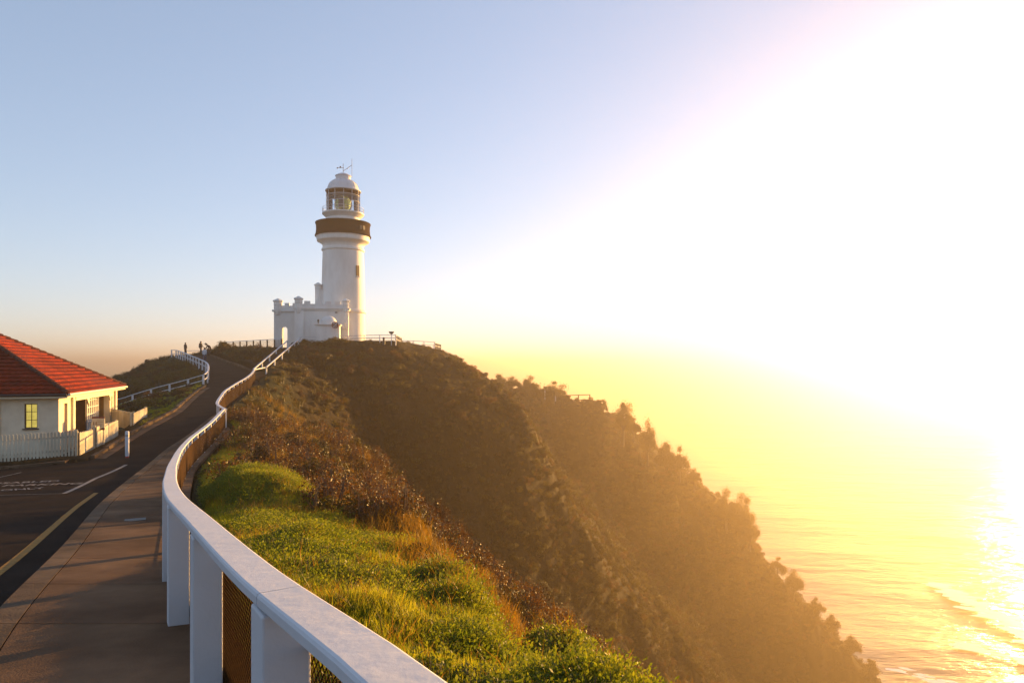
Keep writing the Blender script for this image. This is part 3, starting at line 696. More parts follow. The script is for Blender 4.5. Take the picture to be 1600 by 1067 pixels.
# terrace rails
tr_ = [P(468, 541, 84), P(493, 540.5, 84.5), P(523, 539.5, 84.8), P(555, 538.5, 85), P(592, 537.5, 85), P(618, 537.5, 85)]
rail_fence('terrace_fence', tr_, 1.15, 2.0, .10, .09, .07, 'pale rail with posts along the crest in front of the lighthouse tower', 'fence', second=.8, mesh=(.12, .004, .75), seg=3)
rail_fence('terrace_fence', [P(618.6, 537.3, 85.2), P(627.5, 541, 90)], 1.15, 1.2, .09, .08, .07, 'short sunlit return of the terrace rail with orange mesh', 'fence', second=.6, mesh=(.09, .006, 1.0), seg=6)
rail_fence('terrace_fence', [P(629, 543.5, 91), P(642, 543.8, 91.5), P(660, 544.5, 92), P(679, 546, 92.5)], 1.0, 1.5, .09, .08, .07, 'lower pale rail on the crest right of the lighthouse', 'fence', seg=3)
rail_fence('terrace_fence', [P(679.6, 546, 92.7), P(689, 548, 98)], .95, 1.3, .08, .07, .06, 'last sunlit rail return at the right end of the crest', 'fence', second=.5, mesh=(.09, .006, .85), seg=6)
rail_fence('step_rail', [P(651, 547, 91), P(677, 547, 91.5)], .75, 1.1, .07, .06, .05, 'small low rail in front of the lower crest rail', 'fence')
# lookout on far spur
rail_fence('lookout_fence', [P(886, 628.5, 153), P(905, 628, 153.5), P(921.5, 627.5, 154)], 1.65, 2.6, .2, .2, .16, 'timber lookout rail standing on the far spur against the sea', 'fence', second=.45, mat_=M['twig'])
for (px, py, lab) in ((851.5, 620, 'left of two pale marker posts in the scrub near the far lookout'), (868, 623, 'right of two pale marker posts in the scrub near the far lookout')):
    p = P(px, py, 150); b = MB(); b.box((0, 0, .35), (.19, .19, 1.9)); b.box((0, 0, 1.34), (.24, .24, .08)); o = b.build('marker_post', M['paint'], label=lab, cat='post', group='marker posts near the far lookout'); o.location = p

# steps with two sloping handrails
st = empty('stone_steps', P(405, 585, 63), label='flight of steps climbing from the lane to the lighthouse terrace', cat='steps')
s0 = P(405, 590, 63.5); s1 = P(458, 545, 83)
for k in range(26):
    t0 = k/26; a = s0.lerp(s1, t0); b_ = s0.lerp(s1, (k+1)/26); b = MB(); dv = Vector((b_.x-a.x, b_.y-a.y, 0)); 
    b.box((a+b_)/2-st.location+Vector((0, 0, -.12)), (dv.length+.05, 1.5, .45), rz=math.atan2(dv.y, dv.x)); b.build('step', M['concrete'], st)
def handrail(p, q, H, n, lab, hts=1.0):
    root = empty('handrail', p, label=lab, cat='handrail', group='handrails of the lighthouse steps')
    p_, q_ = Vector((0, 0, 0)), q-p
    b = MB(); b.bar(p_+Vector((0, 0, H)), q_+Vector((0, 0, H)), .12, .09); b.build('top_rail', M['paint'], root)
    for i in range(n+1):
        c = p_.lerp(q_, i/n); b = MB(); b.box(c+Vector((0, 0, H/2-.1)), (.11, .11, H+.1-.06)); b.build('post', M['paint'], root)
    return root
handrail(P(396, 594, 62), P(449, 545, 84), 1.0, 5, 'left white handrail of the steps, ending by the arched doorway')
handrail(P(416, 590, 64.5), P(469, 541, 83), 1.0, 5, 'right white handrail of the steps, nearer the cliff')
b = MB(); pa, pb = P(397, 577.5, 62.2), P(414, 574, 64.5); b.bar(pa, pb, .14, .08)
o = b.build('link_rail', M['paint'], label='short level white rail joining the feet of the two stair handrails', cat='rail')

# bollard on the lane
p = P(198.5, 711, 27.6); p.z = float(rz(p.x, p.y)); bo = empty('bollard', p, label='slim white bollard with a red foot standing in the lane by the cottage gate', cat='bollard')
b = MB(); b.lathe([(0.001, 0), (.07, 0), (.075, .05), (.075, .98), (.06, 1.01), (.001, 1.015)], 14, (0, 0, .06)); b.build('pipe', M['paint'], bo, smooth=True)
b = MB(); b.lathe([(.001, 0), (.06, 0), (.06, .065), (.001, .066)], 14, (0, 0, -.005)); b.build('foot', M['red'], bo, smooth=True)
b = MB(); b.lathe([(.079, .86), (.079, .93)], 14, (0, 0, .0)); b.build('reflector_band', M['steel'], bo)

# ------------------------------------------------------------------ lighthouse
LX, LY = -22.75, 92.0; lh = empty('lighthouse', (LX, LY, 0), label='white lighthouse tower with brown gallery band, glass lantern and battlemented porch on the hill', cat='lighthouse')
b = MB()
b.lathe([(3.05, 3.4), (3.05, 4.3), (2.95, 4.4), (2.90, 8.55), (3.02, 8.62), (3.06, 8.78), (3.02, 8.95), (2.86, 9.05), (2.80, 12.5), (2.68, 16.85), (2.82, 16.95), (2.84, 17.1), (2.78, 17.25),
         (2.68, 17.35), (2.68, 17.6), (2.82, 17.85), (3.15, 18.05), (3.42, 18.2), (3.47, 18.4), (3.47, 18.70), (3.52, 18.72), (3.52, 18.83), (.5, 18.84)], 72)
b.build('tower', M['render_wall'], lh, smooth=True)
b = MB(); b.lathe([(3.45, 18.85), (3.68, 18.86), (3.70, 18.95), (3.58, 19.2), (3.52, 19.8), (3.56, 20.4), (3.64, 20.55), (3.64, 20.68), (3.5, 20.69), (3.42, 20.6), (3.40, 19.2)], 72)
b.build('gallery_parapet', M['brown'], lh, smooth=True)
b = MB(); b.lathe([(3.41, 19.25), (.5, 19.26)], 48); b.build('gallery_floor', M['render_wall'], lh)
for k, aa in enumerate((-38, -30)):
    a = R(aa); b = MB(); b.box((3.66*math.cos(a), 3.66*math.sin(a), 19.75), (.12, .34, .5), rz=a); b.build('parapet_vent', M['dark'], lh)
b = MB(); b.lathe([(2.2, 19.27), (2.2, 21.35), (2.35, 21.5), (2.62, 21.75), (2.75, 21.85), (2.75, 22.0), (1.6, 22.01)], 60); b.build('lantern_base', M['render_wall'], lh, smooth=True)
b = MB(); b.lathe([(2.155, 22.02), (2.155, 24.32)], 32); b.build('lantern_glazing', M['glass'], lh, smooth=True)
for k in range(12):
    a = 2*math.pi*(k+.5)/12; b = MB(); b.box((2.2*math.cos(a), 2.2*math.sin(a), 23.48), (.06, .055, 2.94), rz=a); b.build('mullion', M['paint'], lh)
for zz in (22.05, 23.5, 24.34, 24.93):
    b = MB(); b.tube([(2.19*math.cos(2*math.pi*i/48), 2.19*math.sin(2*math.pi*i/48), zz) for i in range(48)], .032, 6, closed=True); b.build('glazing_ring', M['paint'], lh)
b = MB(); b.lathe([(2.15, 24.34), (2.15, 24.93)], 48); b.build('upper_panel', M['brown'], lh, smooth=True)
b = MB(); b.lathe([(1.9, 24.85), (2.32, 24.93), (2.36, 24.98), (2.34, 25.08), (2.12, 25.12), (2.08, 25.3), (1.98, 25.65), (1.78, 26.0), (1.48, 26.28), (1.12, 26.5), (1.0, 26.55)], 60); b.build('dome', M['paint'], lh, smooth=True)
for k in range(12):
    b = MB(); a = 2*math.pi*k/12; pr = [(2.10, 25.15), (2.02, 25.6), (1.80, 26.02), (1.50, 26.3), (1.12, 26.53)]
    b.tube([(r*math.cos(a), r*math.sin(a), z) for r, z in pr], .02, 5); b.build('dome_seam', M['paint'], lh)
b = MB(); b.lathe([(.98, 26.5), (.98, 27.0), (1.06, 27.03), (1.06, 27.1), (.55, 27.38), (.12, 27.45), (.001, 27.46)], 36); b.build('vent_cap', M['paint'], lh, smooth=True)
b = MB(); b.tube([(0, 0, 27.4), (0, 0, 28.75)], .045, 6); b.build('vane_mast', M['steel'], lh)
b = MB(); b.tube([(-.75, 0, 28.2), (.1, 0, 28.2)], .03, 5); b.box((-.38, 0, 28.3), (.2, .05, .2)); b.box((-.78, 0, 28.17), (.14, .05, .18)); b.build('wind_vane', M['dark'], lh)
b = MB(); b.tube([(0, 0, 27.75), (1.15, 0, 28.55)], .035, 5); b.box((.62, 0, 28.12), (.12, .06, .12)); b.build('aerial_strut', M['steel'], lh)
b = MB(); b.tube([(1.18, 0, 26.9), (1.18, 0, 29.4)], .03, 5); b.build('aerial', M['steel'], lh)
gr_ = MB()
for zz in (22.35, 22.68): gr_.tube([(2.72*math.cos(2*math.pi*i/48), 2.72*math.sin(2*math.pi*i/48), zz) for i in range(48)], .022, 5, closed=True)
gr_.build('lantern_rail', M['paint'], lh)
for k in range(20):
    a = 2*math.pi*k/20; b = MB(); b.tube([(2.72*math.cos(a), 2.72*math.sin(a), 22.0), (2.72*math.cos(a), 2.72*math.sin(a), 22.68)], .02, 5); b.build('baluster', M['paint'], lh)
lens = MB()
for j in range(15):
    z0 = -1.12+j*.15; rr = 1.08*math.sqrt(max(.06, 1-(z0/1.28)**2))
    lens.lathe([(rr-.16, z0), (rr, z0+.02), (rr-.03, z0+.09), (rr-.14, z0+.13), (rr-.16, z0)], 28, (0, 0, 23.25))
ln_ = lens.build('fresnel_lens', M['lens'], lh, smooth=False)
b = MB(); b.box((0, -1.12, 23.35), (.72, .1, 1.35)); b.box((0, -.1, 22.45), (.5, .5, .6)); b.box((0, -.85, 22.25), (.7, .3, .35)); b.build('lamp_housing', M['doordark'], ln_)
for k in range(6):
    a = 2*math.pi*k/6+.3; b = MB(); b.tube([(1.12*math.cos(a)*math.cos(t), 1.12*math.sin(a)*math.cos(t), 23.25+1.2*math.sin(t)) for t in np.linspace(-1.2, 1.2, 9)], .03, 5); b.build('lens_frame', M['wire'], ln_)
for (zz, hh) in ((14.1, 1.4), (5.6, 1.5)):
    a = R(-35); b = MB(); b.box(((2.80+.02)*math.cos(a), (2.80+.02)*math.sin(a), zz), (.16, .45, hh), rz=a); wn = b.build('window', M['wood'], lh)
    b = MB(); b.box(((2.80+.07)*math.cos(a), (2.80+.07)*math.sin(a), zz-hh/2-.08), (.24, .62, .12), rz=a); b.build('sill', M['paint'], wn)

# battlemented porch and its turrets (local frame: x along the front face)
e_ang = math.atan2(.17, .985)
pb_ = empty('porch_frame', (0, 0, 0)); bpy.data.objects.remove(pb_)
ex = Vector((math.cos(e_ang), math.sin(e_ang), 0)); ey = Vector((-math.sin(e_ang), math.cos(e_ang), 0))
O = Vector((-27.55, 86.6, 0))-Vector((LX, LY, 0))
def pbox(mb, x0, x1, y0, y1, z0, z1): 
    c = O+ex*(x0+x1)/2+ey*(y0+y1)/2; mb.box((c.x, c.y, (z0+z1)/2), (abs(x1-x0), abs(y1-y0), z1-z0), rz=e_ang)
b = MB(); pbox(b, 0, 6.6, 0, 3.6, 3.4, 8.75); pbox(b, .0, 6.6, .18, 3.4, 8.76, 9.25); b.build('porch_wall', M['render_wall'], lh)
b = MB(); pbox(b, -.12, 6.75, -.16, 3.5, 8.62, 8.80); pbox(b, -.18, 6.82, -.24, 3.4, 8.80, 8.95); b.build('cornice', M['render_wall'], lh, bevel=.03)
b = MB(); pbox(b, -.02, 6.62, -.06, .25, 8.95, 9.42); b.build('parapet', M['render_wall'], lh)
for x0 in (1.15, 2.6, 3.75, 4.9): 
    b = MB(); pbox(b, x0, x0+.72, -.07, .26, 9.42, 9.78); b.build('merlon', M['render_wall'], lh)
for x0 in (0.3, ): pass
# recessed centre and side pilasters of the front
b = MB(); pbox(b, -.02, 1.1, -.14, .1, 3.4, 8.60); b.build('pilaster', M['render_wall'], lh)
b = MB(); pbox(b, 5.7, 6.64, -.14, .1, 6.3, 8.60); b.build('pilaster', M['render_wall'], lh)
b = MB(); pbox(b, 4.95, 5.25, -.1, .02, 8.3, 8.42); b.build('outlet', M['dark'], lh)
def turret(cx, cy, z0, z1, rr, n=8, corbel=True):
    b = MB(); c = O+ex*cx+ey*cy
    pr = ([(rr*.55, z0-.7), (rr*.8, z0-.35)] if corbel else [])+[(rr*.92, z0), (rr*.92, z1-.95), (rr, z1-.9), (rr, z1-.5), (rr*1.22, z1-.42), (rr*1.22, z1-.3), (.05, z1)]
    b.lathe(pr, n, (c.x, c.y, 0), a0=R(22.5)+e_ang, a1=R(22.5)+e_ang+2*math.pi); b.build('turret', M['render_wall'], lh)
turret(.45, .05, 8.9, 10.4, .50); turret(6.3, .05, 8.9, 10.2, .42); turret(6.35, .0, 6.9, 8.9, .34)
# left wing with arched opening through it
def arch_wall(x0, x1, ax0, ax1, ztop_w, zspring, z0, y0, y1):
    b = MB(); r = (ax1-ax0)/2; cxx = (ax0+ax1)/2
    arc = [(cxx-r*math.cos(t), zspring+r*math.sin(t)) for t in np.linspace(0, math.pi, 13)]
    outl = [(x0, z0), (ax0, z0)]+arc+[(ax1, z0), (x1, z0), (x1, ztop_w), (x0, ztop_w)]
    n = len(outl); vs = []
    for yy in (y0, y1):
        for (xx, zz) in outl: c = O+ex*xx+ey*yy; vs.append((c.x, c.y, zz))
    fs = [(i, (i+1) % n, n+(i+1) % n, n+i) for i in range(n)]
    # faces front/back as strips above the arch
    for base, flip in ((0, 0), (n, 1)):
        q = [(0, 1, 2, n-1)]
        m_ = len(arc)
        for k in range(m_-1): pass
        fs2 = [tuple([base+i for i in (0, 1, 2)])+(base+n-1,)]
        # left jamb quad, right jamb quad and fan to the top edge
        fs2 = [(base+0, base+1, base+2, base+n-1)]
        half = m_//2
        for k in range(half): fs2.append((base+2+k, base+3+k, base+n-1))
        for k in range(half, m_-1): fs2.append((base+2+k, base+3+k, base+n-2))
        fs2.append((base+2+half, base+n-2, base+n-1)); fs2.append((base+2+m_-1, base+2+m_, base+3+m_, base+n-2))
        fs += [f[::-1] if flip else f for f in fs2]
    b.add(vs, fs); return b
# wing coordinates from the picture
def wx(px, d=89.7): p = P(px, 500, d); v = Vector((p.x, p.y, 0))-Vector((LX, LY, 0))-O; return v.dot(ex), v.dot(ey)
x0w, yw = wx(429.2); a0w, _ = wx(441.8); a1w, _ = wx(449.6)
yw = 3.0
ar = arch_wall(x0w, -.0, a0w, a1w, 8.45, 6.3, 3.4, yw, yw+.35); ar.build('arched_wall', M['render_wall'], lh)
ar = arch_wall(x0w, -.0, a0w-.35, a1w+.6, 8.45, 6.7, 3.4, yw+3.2, yw+3.5); ar.build('arched_wall', M['render_wall'], lh)
b = MB(); pbox(b, x0w, x0w+.3, yw+.35, yw+.9, 3.4, 8.45); pbox(b, x0w, 1.5, yw, yw+3.5, 8.46, 8.62); b.build('wing_wall', M['render_wall'], lh)
b = MB(); pbox(b, x0w-.22, -.02, yw-.2, yw+3.7, 8.62, 8.85); b.build('cornice', M['render_wall'], lh, bevel=.03)
b = MB(); pbox(b, x0w, -.02, yw-.05, yw+.25, 8.85, 9.4); b.build('parapet', M['render_wall'], lh)
for x0 in (x0w+1.35, x0w+2.35): 
    b = MB(); pbox(b, x0, x0+.6, yw-.06, yw+.24, 9.4, 9.75); b.build('merlon', M['render_wall'], lh)
turret(x0w+.5, yw+.1, 8.9, 10.35, .55)
# tall stair turret beside the tower
tx, ty = wx(497, 90.6); turret(tx, ty, 9.6, 12.6, .45); 
b = MB(); pbox(b, tx+.2, tx+1.4, ty-.25, ty+.25, 9.6, 11.6); b.build('turret_link', M['render_wall'], lh)
b = MB(); pbox(b, 1.2, 3.3, -.55, -.15, 3.4, 4.4); pbox(b, -.3, 1.15, -.5, -.16, 3.4, 4.25); b.build('plinth', M['render_wall'], lh)

# domed service hut
hc = P(513.3, 545, 85.4); hut = empty('domed_hut', (hc.x, hc.y, 3.7), rz=R(10), label='small white square hut with a round dome in front of the lighthouse porch', cat='hut')
b = MB(); b.box((0, 0, 1.3), (2.75, 2.2, 3.0)); b.build('wall', M['render_wall'], hut)
b = MB(); b.box((0, 0, 2.84), (2.95, 2.4, .1)); b.box((0, 0, 2.95), (3.15, 2.6, .12)); b.build('cornice', M['render_wall'], hut, bevel=.02)
b = MB(); b.lathe([(1.0, 3.0), (1.0, 3.2)]+[(1.0*math.cos(t), 3.2+.88*math.sin(t)) for t in np.linspace(0, 1.55, 10)], 32); b.build('dome', M['render_wall'], hut, smooth=True)
b = MB(); b.tube([(-1.15, -.9, 3.0), (-1.15, -.9, 3.3)], .06, 6); b.box((-1.15, -.9, 3.42), (.2, .2, .28)); b.build('lamp', M['dark'], hut)
# round sign
rp_ = P(523.6, 545, 83.9); sg = empty('round_sign', (rp_.x, rp_.y, 4.0), label='round dark sign with pale marks on a thin pole before the domed hut', cat='sign')
b = MB(); b.tube([(0, 0, -.2), (0, 0, 2.6)], .04, 6); b.build('pole', M['paint'], sg)
zc = EYE+64/FX*83.9-4.0
b = MB()
disc = [(.43*math.cos(2*math.pi*i/28), .43*math.sin(2*math.pi*i/28)) for i in range(28)]
b.add([(x, -.05, zc+z) for x, z in disc]+[(x, -.09, zc+z) for x, z in disc], [tuple(range(28))]+[tuple(range(28, 56))[::-1]]+[(i, (i+1) % 28, 28+(i+1) % 28, 28+i) for i in range(28)])
b.build('disc', M['signred'], sg)
for (x, z, w_, h_, a) in ((-.12, .24, .22, .14, .5), (.16, .17, .12, .2, -.3), (.05, .02, .2, .09, .6), (-.05, -.12, .12, .07, 0), (-.2, -.16, .1, .1, 0), (-.12, -.3, .09, .13, .2), (.08, -.3, .1, .1, .1), (.18, -.12, .07, .12, .3)):
    b = MB(); ca, sa = math.cos(a), math.sin(a)
    b.box((x, -.10, zc+z), (w_, .015, h_), ax=(Vector((ca, 0, sa)), Vector((0, 1, 0)), Vector((-sa, 0, ca)))); b.build('mark', M['paint'], sg)
# floodlight on post
fl = P(611.5, 536, 84.6); f = empty('floodlight', (fl.x, fl.y, fl.z), label='bowl shaped light on a post at the right end of the terrace rail', cat='light')
b = MB(); b.tube([(0, 0, -.3), (0, 0, 1.15)], .05, 6); b.build('pole', M['paint'], f)
b = MB(); b.lathe([(.001, 1.08), (.12, 1.1), (.28, 1.25), (.36, 1.42), (.001, 1.44)], 16); o = b.build('bowl', M['steel'], f, smooth=True)
mp_ = P(649, 549, 90.6); b = MB(); b.box((0, 0, .3), (.16, .16, .9)); b.lathe([(.001, .75), (.1, .76), (.12, .85), (.09, .98), (.001, 1.02)], 10); o = b.build('small_post', [M['paint']], label='small dark headed post below the lower crest rail', cat='post'); o.location = mp_
b = MB(); b.lathe([(.001, -.3), (.16, -.28), (.2, .2), (.12, .35), (.15, .55), (.10, .7), (.001, .74)], 10); o = b.build('garden_lamp', M['dark'], label='small dark lamp under the terrace rail near the floodlight', cat='lamp', smooth=True); o.location = P(599.5, 536, 84.2)

# ------------------------------------------------------------------ cottage
HZ0 = -2.42; HT = math.atan2(.33, .944)
H_ = empty('cottage', (-19.2, 29.5, HZ0), rz=HT, label='cream cottage with terracotta hip roof beside the lane', cat='cottage')
EV = .28-HZ0; Wd, Ln = 11.0, 12.25; ta_ = .566
def hbox(x0, x1, y0, y1, z0, z1, name, m, par=H_, bevel=0): b = MB(); b.box(((x0+x1)/2, (y0+y1)/2, (z0+z1)/2), (x1-x0, y1-y0, z1-z0)); return b.build(name, m, par, bevel=bevel)
# front wall (facing the camera) with window opening
wx0, wx1, wz0, wz1 = -1.72, -1.24, 1.24, 2.30
WT = EV-.12
b = MB()
b.box(((-Wd+.45+wx0)/2, .6, WT/2), (wx0+Wd-.45, .3, WT)); b.box(((wx1-.45)/2, .6, WT/2), (-.45-wx1, .3, WT))
b.box(((wx0+wx1)/2, .6, wz0/2), (wx1-wx0, .3, wz0)); b.box(((wx0+wx1)/2, .6, (wz1+WT)/2), (wx1-wx0, .3, WT-wz1)); b.build('wall', M['wall'], H_)
def window(x0, x1, z0, z1, y, cols, rows, glow=True):
    f = MB(); t = .035
    for (a, c, d, e) in ((x0, x0+t, z0, z1), (x1-t, x1, z0, z1), (x0+t, x1-t, z0, z0+t), (x0+t, x1-t, z1-t, z1)): f.box(((a+c)/2, y, (d+e)/2), (c-a, .08, e-d))
    fr = f.build('window', M['doordark'], H_)
    for i in range(1, cols): b = MB(); xx = x0+(x1-x0)*i/cols; b.box((xx, y, (z0+z1)/2), (.018, .05, z1-z0-2*t)); b.build('glazing_bar', M['doordark'], fr)
    for i in range(1, rows): b = MB(); zz = z0+(z1-z0)*i/rows; b.box(((x0+x1)/2, y-.003, zz), (x1-x0-2*t, .045, .02)); b.build('glazing_bar', M['doordark'], fr)
    b = MB(); b.box(((x0+x1)/2, y+.03, (z0+z1)/2), (x1-x0-2*t, .006, z1-z0-2*t)); b.build('pane', M['glass'], fr)
    b = MB(); b.box(((x0+x1)/2, y+.10, (z0+z1)/2), (x1-x0, .01, z1-z0)); b.build('glowing_blind', M['glow'], fr)
    b = MB(); b.box(((x0+x1)/2, y-.10, z0-.03), (x1-x0+.12, .16, .05)); b.build('sill', M['doordark'], fr)
window(wx0, wx1, wz0, wz1, .56, 2, 3)
# downpipes on the front wall
for xx in (-2.62, -2.78): b = MB(); b.tube([(xx, .40, .0), (xx, .40, WT)], .035, 6); b.build('downpipe', M['wall'], H_)
# side (sunlit) walls
def side(y0, y1, slit, m=M['wall']):
    b = MB()
    if slit:
        s0, s1, z0, z1 = slit
        b.box((-.6, (y0+s0)/2, WT/2), (.3, s0-y0, WT)); b.box((-.6, (s1+y1)/2, WT/2), (.3, y1-s1, WT)); b.box((-.6, (s0+s1)/2, z0/2), (.3, s1-s0, z0)); b.box((-.6, (s0+s1)/2, (z1+WT)/2), (.3, s1-s0, WT-z1))
    else: b.box((-.6, (y0+y1)/2, WT/2), (.3, y1-y0, WT))
    b.build('wall', m, H_)
    if slit: b = MB(); b.box((-.66, (s0+s1)/2, (z0+z1)/2), (.04, s1-s0, z1-z0)); b.build('shutter', M['wood'], H_)
side(.753, 2.3, (1.3, 1.8, .1, 2.25)); side(10.3, 11.3, (10.72, 10.98, .2, 2.2))
hbox(-.52, -.38, 2.5, 2.84, 0, WT, 'column', M['trim']); hbox(-.50, -.36, 11.45, 11.82, 0, WT, 'column', M['trim'])
hbox(-3.2, -.75, 10.3, 10.55, 0, WT, 'wall', M['wood'])  # shutter ochre on this shaded wall stands in for warm bounced light
hbox(-3.4, -3.2, 2.3, 11.4, 0, WT, 'wall', M['wall']); hbox(-3.2, -.75, 2.1, 2.3, 0, WT, 'wall', M['wall'])
hbox(-3.2, -.95, 7.15, 7.35, 0, WT, 'wall', M['doordark'])
hbox(-Wd+.45, -.8, 11.4, 11.7, 0, WT, 'wall', M['wall']); hbox(-Wd+.45, -Wd+.75, .75, 11.4, 0, WT, 'wall', M['wall'])
hbox(-3.6, -.2, 2.3, 11.9, -.3, .12, 'veranda_floor', M['concrete'])
# glazed screen of white bars
scn = hbox(-1.02, -.98, 7.4, 9.95, .12, WT, 'glazed_screen', M['signcream'])
for i in range(7): b = MB(); b.box((-.95, 7.42+2.5*i/6, WT/2+.06), (.05, .07, WT-.14)); b.build('glazing_bar', M['paint'], scn)
for i in range(7): b = MB(); b.box((-.953, 8.68, .2+(WT-.3)*i/6), (.04, 2.5, .05)); b.build('glazing_bar', M['paint'], scn)
hbox(-2.4, -1.02, 9.98, 10.08, .12, WT, 'door', M['doordark'])
hbox(-.45, -.35, 2.85, 10.3, WT-.28, WT-.05, 'veranda_beam', M['trim'])
for yy in (4.9, 9.7):
    b = MB(); b.add([(-.44, yy, WT-.28), (-.44, yy+.45, WT-.28), (-.44, yy+.4, WT-.6), (-.36, yy, WT-.28), (-.36, yy+.45, WT-.28), (-.36, yy+.4, WT-.6)], [(0, 1, 2), (5, 4, 3), (0, 3, 4, 1), (1, 4, 5, 2), (2, 5, 3, 0)]); b.build('bracket', M['trim'], H_)
# soffit, fascia, gutter
hbox(-Wd+.06, -.06, .06, Ln-.06, EV-.10, EV-.06, 'soffit', M['trim'])
for args in ((-.05, -.01, 0.02, Ln-.02), (-Wd+.01, -.052, -.0, .04)): hbox(*args, EV-.16, EV+.03, 'fascia', M['trim'])
b = MB(); b.tube([(.06, .0, EV-.02), (.06, Ln, EV-.02)], .06, 8); b.build('gutter', M['trim'], H_)
b = MB(); b.tube([(-Wd, -.06, EV-.02), (-.02, -.06, EV-.02)], .06, 8); b.build('gutter', M['doordark'], H_)
# roof planes built of overlapping tile courses
roof = empty('roof', (0, 0, 0)); roof.parent = H_
half = Wd/2; ncr = 19; hgt = half*ta_
def course(k, which):
    t0 = half*k/ncr; t1 = half*(k+1)/ncr; over = .05
    # point on plane: inset t from eave, height EV + t*ta
    def pt(s, t, lift, wh):
        z = EV+.03+t*ta_+lift
        return (-t, s, z) if wh == 'right' else ((s, t, z) if wh == 'front' else ((s, Ln-t, z) if wh == 'back' else (-Wd+t, s, z)))
    L0, L1 = (0, Ln) if which in ('right', 'left') else (-Wd, 0)
    b = MB(); step = .15; n = max(2, int((L1-L0-2*t0)/step)); vs = []
    for i in range(n+1):
        s = L0+t0+(L1-L0-2*t0)*i/n
        sb = min(max(s, L0+t1), L1-t1) if True else s
        wv = .018*math.cos(2*math.pi*s/.30)+random.uniform(-.004, .004)
        vs += [pt(s, t0-.02, .0, which), pt(s, t0-.035, .085+wv, which), pt(sb, t1+.01, .012+wv*.5, which)]
    fs = []
    for i in range(n): a = i*3; fs += [(a, a+3, a+4, a+1), (a+1, a+4, a+5, a+2)]
    if which in ('front', 'left'): fs = fs
    b.add(vs, fs); b.build('tile_course', M['tile'], roof)
for k in range(ncr):
    for wh in ('right', 'front', 'back', 'left'): course(k, wh)
b = MB(); apx = [(-half, half, EV+hgt), (-half, Ln-half, EV+hgt)]
cs = [(0, 0, EV), (-Wd, 0, EV), (-Wd, Ln, EV), (0, Ln, EV)]
b.add(cs+apx, [(0, 4, 1), (0, 3, 5, 4), (2, 1, 4, 5), (3, 2, 5)]); b.build('roof_deck', M['ridge'], roof)
def ridge(p, q):
    p = Vector(p); q = Vector(q); n = int((q-p).length/.38)
    for i in range(n):
        a = p.lerp(q, i/n); c = p.lerp(q, (i+1)/n+.03/n); b = MB()
        b.tube([a+Vector((0, 0, .075)), c+Vector((0, 0, .055))], [.115, .095], 8); b.build('ridge_tile', M['ridge'], roof)
ridge(cs[0], apx[0]); ridge(cs[3], apx[1]); ridge(apx[0], apx[1]); ridge(cs[1], apx[0])

# picket fences
def picket_fence(name, p, q, H, label, n=None, gap=.118, pw=.08, top='flat', both=True):
    p = Vector(p); q = Vector(q); root = empty(name, p, label=label, cat='fence', group='cottage picket fences'); d = q-p; L = Vector((d.x, d.y, 0)).length; ang = math.atan2(d.y, d.x)
    me = None; n = int(L/gap)
    side_ = Vector((d.y, -d.x, 0)).normalized()
    for hh in (.28, H-.25):
        b = MB(); b.bar(Vector((0, 0, hh))-side_*.05, d+Vector((0, 0, hh))-side_*.05, .04, .08); b.build('rail', M['picket'], root)
    for i in range(n+1):
        if me is None:
            b = MB(); a = pw/2; vs = [(-a, -.01, .02), (a, -.01, .02), (a, -.01, H-.05), (0, -.01, H), (-a, -.01, H-.05)]; vs += [(x, .01, z) for x, y, z in vs]
            b.add(vs, [(0, 1, 2, 3, 4), (9, 8, 7, 6, 5)]+[(i_, 5+i_, 5+(i_+1) % 5, (i_+1) % 5) for i_ in range(5)]); o = b.build('picket', M['picket'], root); me = o.data
        else: o = bpy.data.objects.new('picket', me); col.objects.link(o); o.parent = root
        o.location = d*(i/n)+Vector((0, 0, random.uniform(-.012, .012))); o.rotation_euler = (0, random.gauss(0, .008), ang)
    for e in (Vector((0, 0, 0)), d):
        b = MB(); b.box(e-side_*.1+Vector((0, 0, H/2-.02)), (.1, .1, H+.08), rz=ang); b.build('post', M['picket'], root)
    return root
picket_fence('picket_fence', P(-70, 728, 26.2), P(118.5, 713.5, 28.0), 1.08, 'white picket fence in shade across the front of the cottage, facing the camera')
picket_fence('picket_fence', P(124.5, 713.5, 28.2), P(144.5, 706.5, 30.3), 1.02, 'short sunlit picket panel left of the gate post', gap=.085)
picket_fence('picket_fence', P(151, 703, 31.0), P(184, 689, 35.0), 1.08, 'longer sunlit picket panel right of the gate, under the small notice board', gap=.085)
picket_fence('picket_fence', P(170, 664, 39.5), P(205.5, 672, 37.6), 1.0, 'slatted picket panel behind the cottage corner, glowing against the lawn')
picket_fence('picket_fence', P(208, 674, 37.2), P(229.5, 661, 42.0), 1.0, 'far sunlit picket panel leading up along the kerb', gap=.085)
# gate sign
sp = P(153.5, 700, 31.6); s = empty('notice_board', sp, rz=R(8), label='small cream notice board numbered 11 behind the gate beside the veranda', cat='sign')
zz = EYE-(661-572)/FX*31.6-sp.z
for xx in (-.30, .22): b = MB(); b.box((xx, .03, zz/2-.05), (.05, .05, zz+.1)); b.build('leg', M['picket'], s)
b = MB(); b.box((0, 0, zz), (.55, .03, .42)); b.build('board', M['signcream'], s)
b = MB(); b.box((0, 0, zz+.26), (.55, .032, .08)); b.box((0, 0, zz-.27), (.55, .032, .1)); b.build('header_strip', M['signred'], s)
t = text_mesh('11', .2, Vector((-.24, -.02, zz-.08)), Matrix.Rotation(R(90), 3, 'X'), M['signred'], None, bold=.008); t.parent = s
for i in range(4): b = MB(); b.box((.08, -.018, zz+.12-.075*i), (.3, .006, .018)); b.build('text_line', M['wood'], s)

